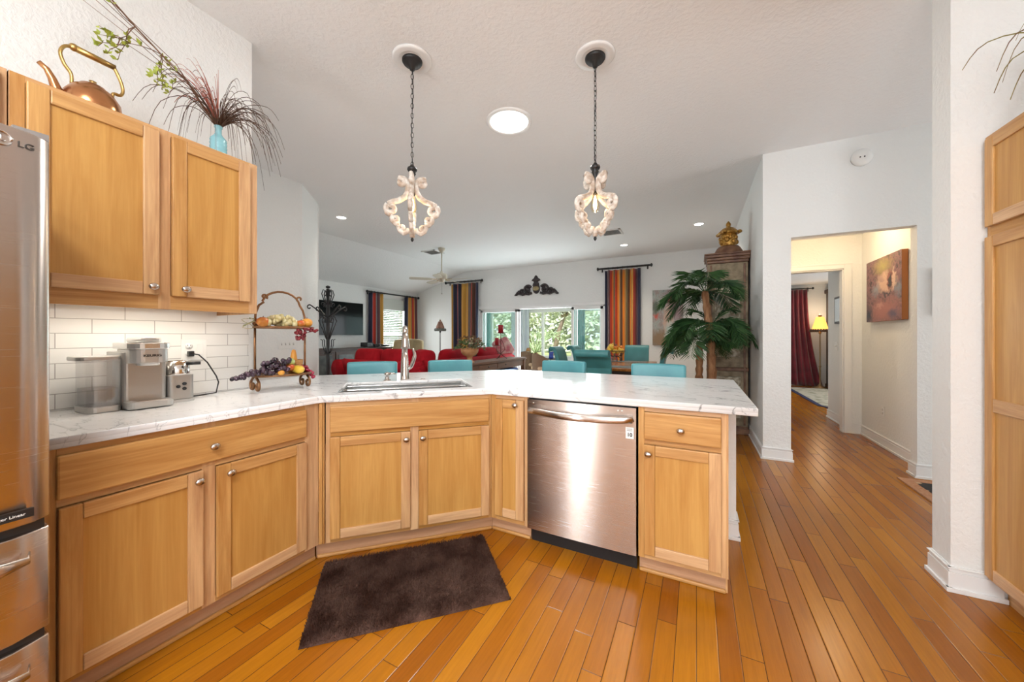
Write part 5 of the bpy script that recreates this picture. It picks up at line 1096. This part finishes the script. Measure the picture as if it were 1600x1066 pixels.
for z0, z1 in ((.84, 2.18), (.10, .80)):
    d = MB().box(-.222, .222, 0, .02, z0 + .005, z1 - .005).build('door', m_pat, t, bevel=.004)
    if z1 > 1:
        ar = [(-.13, .98), (.13, .98), (.13, 1.86), (.085, 1.90), (.085, 1.95), (-.085, 1.95), (-.085, 1.90), (-.13, 1.86)]; mm = MB()
        mm.add([(x, -.006, z) for x, z in ar] + [(x, .004, z) for x, z in ar], [tuple(range(8))] + [(i, i + 8, (i + 1) % 8 + 8, (i + 1) % 8) for i in range(8)]); mm.build('carved_panel', m_carv, d)
        c = MB(); rosettes(c, 0, 1.20, .24, .30); rosettes(c, 0, 1.62, .24, .30); c.tube([(x, -.008, z) for x, z in ar + ar[:1]], .008, 5); c.build('relief_carving', m_carv, d)
    else:
        MB().box(-.13, .13, -.006, .004, .22, .72).build('carved_panel', m_carv, d); c = MB(); rosettes(c, 0, .60, .24, .24); rosettes(c, 0, .36, .24, .24); c.tube([(x, -.008, z) for x, z in ((-.135, .215), (.135, .215), (.135, .725), (-.135, .725), (-.135, .215))], .009, 5); c.build('relief_carving', m_carv, d)
for x in (-.185, .185): MB().box(x - .012, x + .012, -.010, .004, .12, 2.16).build('pilaster', m_red2, t, bevel=.004)
t = thing('pedestal', 'brown domed wooden pedestal on top of the carved cabinet', 'pedestal', (.375, 5.55, 2.305)); MB().lathe([(.172, 0), (.172, .015), (.160, .05), (.135, .095), (.115, .115), (.0005, .12)], 28).build('dome', m_red2, t)
t = thing('lidded_jar', 'gilded lidded jar with relief figures on the domed pedestal', 'jar', (.375, 5.55, 2.425)); m_gilt = M('antique_gilt', (.30, .13, .02), (.55, .33, .08), scale=26, rough=.32, metal=.7, detail=5, bs=.8, bscale=60)
MB().lathe([(.085, 0), (.090, .01), (.088, .06), (.098, .12), (.095, .16), (.0005, .165)], 26).build('jar_body', m_gilt, t)
MB().lathe([(.125, .16), (.13, .175), (.10, .205), (.07, .235), (.035, .25), (.022, .262), (.030, .28), (.028, .30), (.012, .325), (.0005, .335)], 26).build('lid', m_gilt, t)
m = MB()
for k in range(7): a = 2 * pi * k / 7; m.ell((cos(a) * .088, sin(a) * .088, .05 + .03 * (k % 2)), .03, .03, .035, 8, 6).ell((cos(a + .4) * .092, sin(a + .4) * .092, .105), .024, .024, .028, 8, 6)
m.build('relief_figure', m_gilt, t)
for a in (2.6, 4.3, 5.9): MB().ell((cos(a) * .13, sin(a) * .13, .175), .032, .032, .024, 8, 6).build('rim_ornament', m_gilt, t)
# paintings
def paint(name, stops, sc, blobs):
    m, nt, p = new_mat(name); tc = nd(nt, 'ShaderNodeTexCoord'); v = tc.outputs['UV']; mp = nd(nt, 'ShaderNodeMapping'); mp.inputs['Scale'].default_value = sc; nt.links.new(v, mp.inputs[0])
    wob = nd(nt, 'ShaderNodeTexNoise'); wob.inputs['Scale'].default_value = 14; wob.inputs['Detail'].default_value = 4; nt.links.new(v, wob.inputs['Vector'])
    col = ramp(nt, noise(nt, mp.outputs[0], 1, 6, .7, .6), stops)
    for cx, cy, rx, ry, c, soft in blobs:
        a = nd(nt, 'ShaderNodeVectorMath', operation='SUBTRACT'); nt.links.new(v, a.inputs[0]); a.inputs[1].default_value = (cx, cy, 0)
        w = nd(nt, 'ShaderNodeVectorMath', operation='SUBTRACT'); nt.links.new(wob.outputs['Color'], w.inputs[0]); w.inputs[1].default_value = (.5, .5, .5)
        w2 = nd(nt, 'ShaderNodeVectorMath', operation='SCALE'); nt.links.new(w.outputs[0], w2.inputs[0]); w2.inputs['Scale'].default_value = .20
        s_ = nd(nt, 'ShaderNodeVectorMath', operation='ADD'); nt.links.new(a.outputs[0], s_.inputs[0]); nt.links.new(w2.outputs[0], s_.inputs[1])
        d = nd(nt, 'ShaderNodeVectorMath', operation='DIVIDE'); nt.links.new(s_.outputs[0], d.inputs[0]); d.inputs[1].default_value = (rx, ry, 1e3)
        l = nd(nt, 'ShaderNodeVectorMath', operation='LENGTH'); nt.links.new(d.outputs[0], l.inputs[0])
        r = nd(nt, 'ShaderNodeMapRange'); nt.links.new(l.outputs['Value'], r.inputs[0]); r.inputs[1].default_value = 1 - soft; r.inputs[2].default_value = 1 + soft * .4; r.inputs[3].default_value = 1; r.inputs[4].default_value = 0
        col = mixc(nt, r.outputs[0], col, c)
    nt.links.new(col, p.inputs['Base Color']); p.inputs['Roughness'].default_value = .6; return m
def canvas(name, label, loc, rz, w, h, d, front, edge):
    t = thing(name, label, 'painting', loc, rz); MB().box(-w / 2, w / 2, -d, 0, -h / 2, h / 2).build('canvas_edge', edge, t, bevel=.006)
    m = MB().add([(-w / 2, -d - .001, -h / 2), (w / 2, -d - .001, -h / 2), (w / 2, -d - .001, h / 2), (-w / 2, -d - .001, h / 2)], [(0, 1, 2, 3)]); o = m.build('painted_front', front, t); uv = o.data.uv_layers.new(name='UVMap')
    for i, q in enumerate(((0, 0), (1, 0), (1, 1), (0, 1))): uv.data[i].uv = q
    return t
pg = paint('garden_gate_painting', [(.34, (.03, .03, .035)), (.44, (.14, .08, .09)), (.54, (.28, .14, .15)), (.62, (.10, .10, .08)), (.70, (.30, .26, .20))], (11, 12, 1),
           [(.55, .16, .50, .20, (.38, .16, .14), .7), (.50, .86, .26, .13, (.36, .30, .11), .9), (.60, .60, .28, .17, (.56, .37, .28), .35), (.80, .62, .05, .19, (.58, .40, .31), .3), (.70, .62, .075, .17, (.28, .11, .09), .2), (.71, .60, .045, .13, (.05, .045, .05), .25), (.45, .66, .10, .05, (.40, .26, .22), .6), (.30, .50, .11, .10, (.26, .28, .32), .8), (.92, .46, .10, .12, (.20, .23, .28), .8), (.63, .41, .12, .025, (.05, .04, .05), .5), (.57, .33, .03, .05, (.12, .08, .10), .6), (.40, .24, .10, .04, (.52, .28, .22), .9), (.80, .10, .15, .09, (.12, .09, .14), .7), (.08, .12, .12, .16, (.04, .05, .07), .7)])
canvas('painting', 'garden gateway painting on a thick brown edged canvas in the hall', (1.863, 5.365, 1.757), R(-90), .83, .70, .05, pg, M('canvas_edge_brown', (.36, .13, .035), rough=.6))
pw = paint('seated_figure_painting', [(.32, (.16, .20, .17)), (.46, (.36, .38, .36)), (.60, (.30, .22, .20)), (.74, (.50, .44, .42))], (5, 6, 1),
           [(.30, .10, .5, .20, (.26, .17, .10), .5), (.75, .72, .35, .35, (.33, .22, .24), .6), (.55, .50, .15, .24, (.58, .42, .34), .4), (.56, .83, .11, .09, (.16, .05, .04), .35), (.42, .42, .07, .24, (.52, .36, .29), .5), (.60, .24, .20, .20, (.42, .52, .48), .5), (.12, .53, .09, .06, (.55, .10, .07), .5), (.10, .68, .12, .14, (.10, .12, .09), .5)])
canvas('painting', 'soft figure painting on the dining wall behind the palm', (-.565, 8.656, 1.655), 0, .62, 1.22, .045, pw, M('canvas_edge_grey', (.22, .17, .13), rough=.7))
t = thing('picture_frame', 'dark framed picture showing only its edge beside the pantry wall', 'picture', (2.07, 4.43, 1.62)); MB().box(-.255, .255, -.025, 0, -.205, .205).build('frame', m_dark, t, bevel=.004); MB().box(-.215, .215, -.027, -.024, -.165, .165).build('print', M('muted_print', (.3, .28, .24), (.12, .12, .1), scale=6), t)
t = thing('door_mat', 'tan bordered rug with black floral pattern by the entry hall', 'rug', (2.16, 3.97, 0)); MB().box(-.60, .60, -.40, .375, 0, .010).build('border', M('tan_border', (.34, .15, .07), (.42, .22, .12), scale=60, rough=.95), t)
MB().box(-.52, .52, -.32, .295, .008, .0115).build('center_field', M('floral_field', (.02, .018, .018), (.45, .30, .18), scale=8, rough=.95, lo=.52, hi=.56), t)

# ================================================================== BEDROOM BEYOND THE HALL
t = thing('curtain', 'burgundy velvet floor length curtain in the far bedroom', 'curtain', (2.22, 11.30, 0)); m_burg = M('burgundy_velvet', (.13, .004, .014), (.22, .010, .024), scale=4, rough=.7, sheen=.5)
drape('panel', m_burg, t, .46, .02, 2.40, 5, .045, .75, lean=.12)
rod('curtain_rod', 'dark curtain rod over the burgundy bedroom curtain', (2.05, 11.36, 0), 0, -.6, .48, 2.43, .014, .03)
fl_ = fringe_lamp('floor_lamp', 'lit amber floor lamp with beaded shade in the far bedroom', (2.62, 11.0, 0), 1, M('amber_lit_shade', (.6, .3, .08), emit=(1, .48, .10), es=1.6), M('lamp_gold', (.30, .20, .10), rough=.4, metal=.6), 1.38, 1.70, .16, .075, M('lamp_dark_beads', (.05, .025, .015), (.15, .07, .03), scale=60, rough=.4))
lamp('bedroom_lamp_bulb', 'POINT', (2.62, 11.0, 1.80), 6, WARM, .05)
t = thing('wardrobe', 'tall dark wardrobe in the corner of the far bedroom', 'wardrobe', (3.26, 11.05, 0)); MB().box(-.42, .45, -.40, .38, .05, 2.28).build('carcass', m_dark, t); MB().box(-.46, .49, -.44, .38, 2.28, 2.38).build('cornice', m_dark, t, bevel=.02); MB().box(-.44, .47, -.42, .38, 0, .08).build('plinth', m_dark, t, bevel=.01)
for x in (-.40, .02): MB().box(x, x + .41, -.42, -.40, .12, 2.24).build('door', m_dark, t, bevel=.005)
t = thing('area_rug', 'cream patterned rug with a navy border on the bedroom floor', 'rug', (2.85, 9.45, 0)); MB().prism([(-.93, -1.25), (-.80, -1.46), (.93, -1.46), (.93, 1.46), (-.93, 1.46)], 0, .010).build('border', m_navy, t)
MB().prism([(-.86, -1.22), (-.76, -1.38), (.86, -1.38), (.86, 1.38), (-.86, 1.38)], .008, .012).build('center_field', M('cream_floral', (.50, .46, .36), (.26, .25, .17), scale=7, rough=.95, lo=.5, hi=.62), t)
t = thing('picture_frame', 'black framed mirror on the bedroom wall inside the doorway', 'picture', (1.80, 6.64, 1.61), R(-90)); MB().box(-.14, .14, -.025, 0, -.19, .19).build('frame', m_black, t, bevel=.004); MB().box(-.11, .11, -.027, -.024, -.16, .16).build('mirror', M('mirror_glass', (.6, .66, .68), rough=.08, metal=.8), t)

# ================================================================== LANAI
m_wick = M('brown_wicker', (.10, .05, .025), (.20, .11, .06), scale=80, rough=.7, bs=.6, bscale=120); m_tan = M('tan_cushion', (.46, .30, .18), (.54, .37, .24), scale=8, rough=.85)
for loc, rz, lb in (((-4.79, 10.25, -.02), R(205), 'wicker armchair with tan cushion in the lanai by the sofa end'), ((-3.84, 9.28, -.02), R(150), 'wicker armchair with tan cushion in the lanai left of the blue vase')):
    t = thing('wicker_armchair', lb, 'armchair', loc, rz)
    MB().grid(lambda u, v: (.30 * sin((u - .5) * 2.9), .26 * cos((u - .5) * 2.9) - .05, lerp(.18, .80 - .16 * abs(2 * u - 1) ** 1.5, v)), 18, 6).build('wicker_back', m_wick, t, solid=.03); MB().box(-.27, .27, -.30, .18, .24, .32).build('seat_frame', m_wick, t, bevel=.02)
    cushion('seat_cushion', m_tan, t, (0, -.05, .385), .27, .26, .07)
    for x in (-.24, .24):
        for y in (-.27, .15): MB().tube([(x, y, .25), (x, y, 0)], .018, 6).build('leg', m_wick, t)
t = thing('side_table', 'low dark metal table holding the blue vase in the lanai', 'table', (-4.0, 10.55, -.02)); MB().lathe([(.0005, .55), (.30, .55), (.30, .57), (.0005, .57)], 28).build('tabletop', m_iron, t)
for k in range(3): a = 2 * pi * k / 3; MB().tube([(.22 * cos(a), .22 * sin(a), .55), (.12 * cos(a), .12 * sin(a), .28), (.24 * cos(a), .24 * sin(a), 0)], .012, 6).build('leg', m_iron, t)
t = thing('glass_vase', 'cobalt blue glass vase on the lanai table', 'vase', (-4.02, 10.55, .551)); MB().lathe([(.07, 0), (.075, .02), (.072, .08), (.068, .14), (.085, .21), (.08, .21), (.064, .14), (.067, .03), (.0005, .02)], 24).build('vase_body', M('cobalt_glass', (.02, .06, .45), rough=.1, trans=.4), t)
t = thing('side_table', 'small table with a lamp in the lanai behind the wicker chairs', 'table', (-5.10, 11.2, -.02)); MB().lathe([(.0005, .53), (.22, .53), (.22, .555), (.0005, .555)], 20).build('tabletop', m_wick, t); MB().lathe([(.16, 0), (.03, .03), (.03, .53)], 12).build('pedestal', m_wick, t)
t = thing('table_lamp', 'small table lamp with an amber shade in the lanai', 'table lamp', (-5.10, 11.2, .536)); MB().lathe([(.05, 0), (.05, .015), (.015, .03), (.012, .2)], 14).build('base', M('lamp_cream', (.6, .5, .35), rough=.5), t); MB().lathe([(.085, .19), (.08, .22), (.05, .30), (.0005, .32)], 16).build('shade', M('amber_shade', (.35, .16, .05), rough=.5), t)
t = thing('small_pot_plant', 'tiny green potted plant beside the amber table lamp', 'plant', (-4.96, 11.1, .536)); MB().lathe([(.03, 0), (.045, .07), (.0005, .065)], 12).build('pot', m_terra, t)
m = MB(); rnd = random.Random(2)
for k in range(40): pv = Vector((0, 0, .06)); d = Vector((rnd.uniform(-1, 1), rnd.uniform(-1, 1), rnd.uniform(.3, 1.4))).normalized(); s = d.orthogonal().normalized(); m.add([pv, pv + d * .07 + s * .015, pv + d * .13, pv + d * .07 - s * .015], [(0, 1, 2, 3)])
m.build('leaves', m_leaf2, t)
m_wc = M('white_sheer', (.62, .66, .72), rough=.8); m_tc = M('teal_sheer', (.10, .36, .36), rough=.8)
for x, w, mm, lb in ((-5.64, .72, m_wc, 'white curtain hanging at the lanai windows left of the wide view'), (-7.15, .55, m_tc, 'teal curtain at the far left lanai window'), (-3.45, .36, m_tc, 'teal curtain at the right lanai window behind the dining chairs')):
    t = thing('curtain', lb, 'curtain', (x, 11.68, 0)); drape('panel', mm, t, w, .02, 2.32, 5, .035); MB().tube([(-w / 2 - .1, 0, 2.34), (w / 2 + .1, 0, 2.34)], .012, 8).build('rail', m_trim, t)
# ================================================================== GARDEN
m_lawn = M('sunlit_lawn', (.36, .42, .16), (.50, .52, .26), scale=1.2, rough=.95, detail=6)
struct('ground', MB().box(-60, 40, 12.0, 70, -.40, -.18).box(-60, -7.95, -10, 12.0, -.40, -.18), m_lawn)
m_tl = M('tree_leaf', (.22, .33, .15), (.45, .55, .32), scale=.9, rough=.6, rnd=True); m_tl2 = M('oak_leaf', (.38, .44, .30), (.66, .70, .56), scale=.8, rough=.6, rnd=True); m_bark = M('grey_bark', (.16, .12, .09), (.28, .22, .17), scale=6, rough=.9)
def tree(label, x, y, h, r, n, ml, seed, lean=0, kind='tree'):
    t = thing(kind, label, kind, (x, y, -.19)); rd = random.Random(seed); tk = MB()
    tk.tube([(0, 0, 0), (lean * .4, 0, h * .3), (lean, .1, h * .62)], [r * .085, r * .06, r * .035], 8)
    for k in range(5): a = 6.28 * k / 5; tk.tube([(lean * .6, .05, h * .42), (lean + cos(a) * r * .35, sin(a) * r * .3, h * .6), (lean + cos(a) * r * .7, sin(a) * r * .6, h * .75)], [r * .03, r * .02, r * .008], 5)
    tk.build('trunk', m_bark, t); lf = MB(); cl = [(rd.uniform(-1, 1) * r * .75 + lean, rd.uniform(-1, 1) * r * .6, h * rd.uniform(.45, .95)) for _ in range(16)]
    for i in range(n):
        c = cl[i % 16]; q = Vector((rd.gauss(0, 1), rd.gauss(0, 1), rd.gauss(0, .8))).normalized() * r * .42 * rd.random() ** .4; pv = Vector(c) + q; d = Vector((rd.uniform(-1, 1), rd.uniform(-1, 1), rd.uniform(-.8, .4))).normalized(); s = d.orthogonal().normalized(); L = rd.uniform(.20, .42)
        lf.add([pv, pv + d * L * .5 + s * L * .22, pv + d * L, pv + d * L * .5 - s * L * .22], [(0, 1, 2, 3)])
    lf.build('foliage', ml, t)
for a in (('leafy garden tree seen through the left lanai pane', -13.8, 18, 6.2, 2.7, 2600, m_tl, 1), ('tree with pale leaves left of the wide garden view', -9.6, 21, 6.6, 2.9, 2800, m_tl2, 2), ('garden tree with a leaning grey trunk in the wide view', -6.9, 18.2, 5.6, 2.0, 2600, m_tl2, 3, 1.0),
          ('pale leafed tree in the right lanai pane', -3.2, 21, 6.4, 2.9, 2800, m_tl2, 4), ('dense tree behind the right lanai pane', 1.6, 25, 7.0, 3.2, 2600, m_tl, 5), ('tree at the far left of the garden', -19.5, 24, 7.5, 3.4, 2600, m_tl, 6)): tree(*a)
t = thing('hedge', 'long leafy hedge closing the back of the garden', 'hedge', (-9, 30, -.19)); rd = random.Random(5); lf = MB()
for i in range(9000):
    pv = Vector((rd.uniform(-17, 17), rd.uniform(-1.2, 1.2), rd.random() ** .8 * (5.2 + sin(rd.random()) + 1.2 * sin(i * .01)))); pv.z = max(.05, pv.z); d = Vector((rd.uniform(-1, 1), rd.uniform(-1, 0), rd.uniform(-.7, .5))).normalized(); s = d.orthogonal().normalized(); L = rd.uniform(.4, .8)
    lf.add([pv, pv + d * L * .5 + s * L * .28, pv + d * L, pv + d * L * .5 - s * L * .28], [(0, 1, 2, 3)])
lf.build('foliage', m_tl2, t)
tree('bush outside the blinds of the living room window', -11.2, 10.6, 3.2, 1.4, 2600, m_leaf2, 11, 0, 'bush'); tree('round bush on the lawn in the right lanai pane', -3.4, 17.5, 1.5, .6, 1500, m_tl2, 12, 0, 'bush'); tree('bush farther back outside the living room window', -15.2, 13.6, 4, 1.8, 2400, m_leaf2, 13, 0, 'bush')
t = thing('palmetto', 'spiky palmetto with long fronds just outside the lanai windows', 'plant', (-6.3, 14.6, -.19)); rnd = random.Random(8); m = MB(); MB().tube([(0, 0, 0), (.05, 0, .7)], [.10, .08], 8).build('trunk', m_trunk, t)
for k in range(26):
    az = rnd.uniform(0, 6.28); P = [Vector((cos(az) * 1.3 * u, sin(az) * 1.3 * u, .65 + 1.0 * sin(u * 2.2) * rnd.uniform(.7, 1.1))) for u in [i / 7 for i in range(8)]]; m.tube(P, [.012] * 7 + [.004], 4)
    for i in range(2, 8):
        for s in (-1, 1): d = Vector((cos(az) * .7 - sin(az) * s, sin(az) * .7 + cos(az) * s, -.3)).normalized(); w = d.cross(Vector((0, 0, 1))).normalized() * .018; m.add([P[i] - w, P[i] + w, P[i] + d * .34], [(0, 1, 2)])
m.build('fronds', m_tl, t)
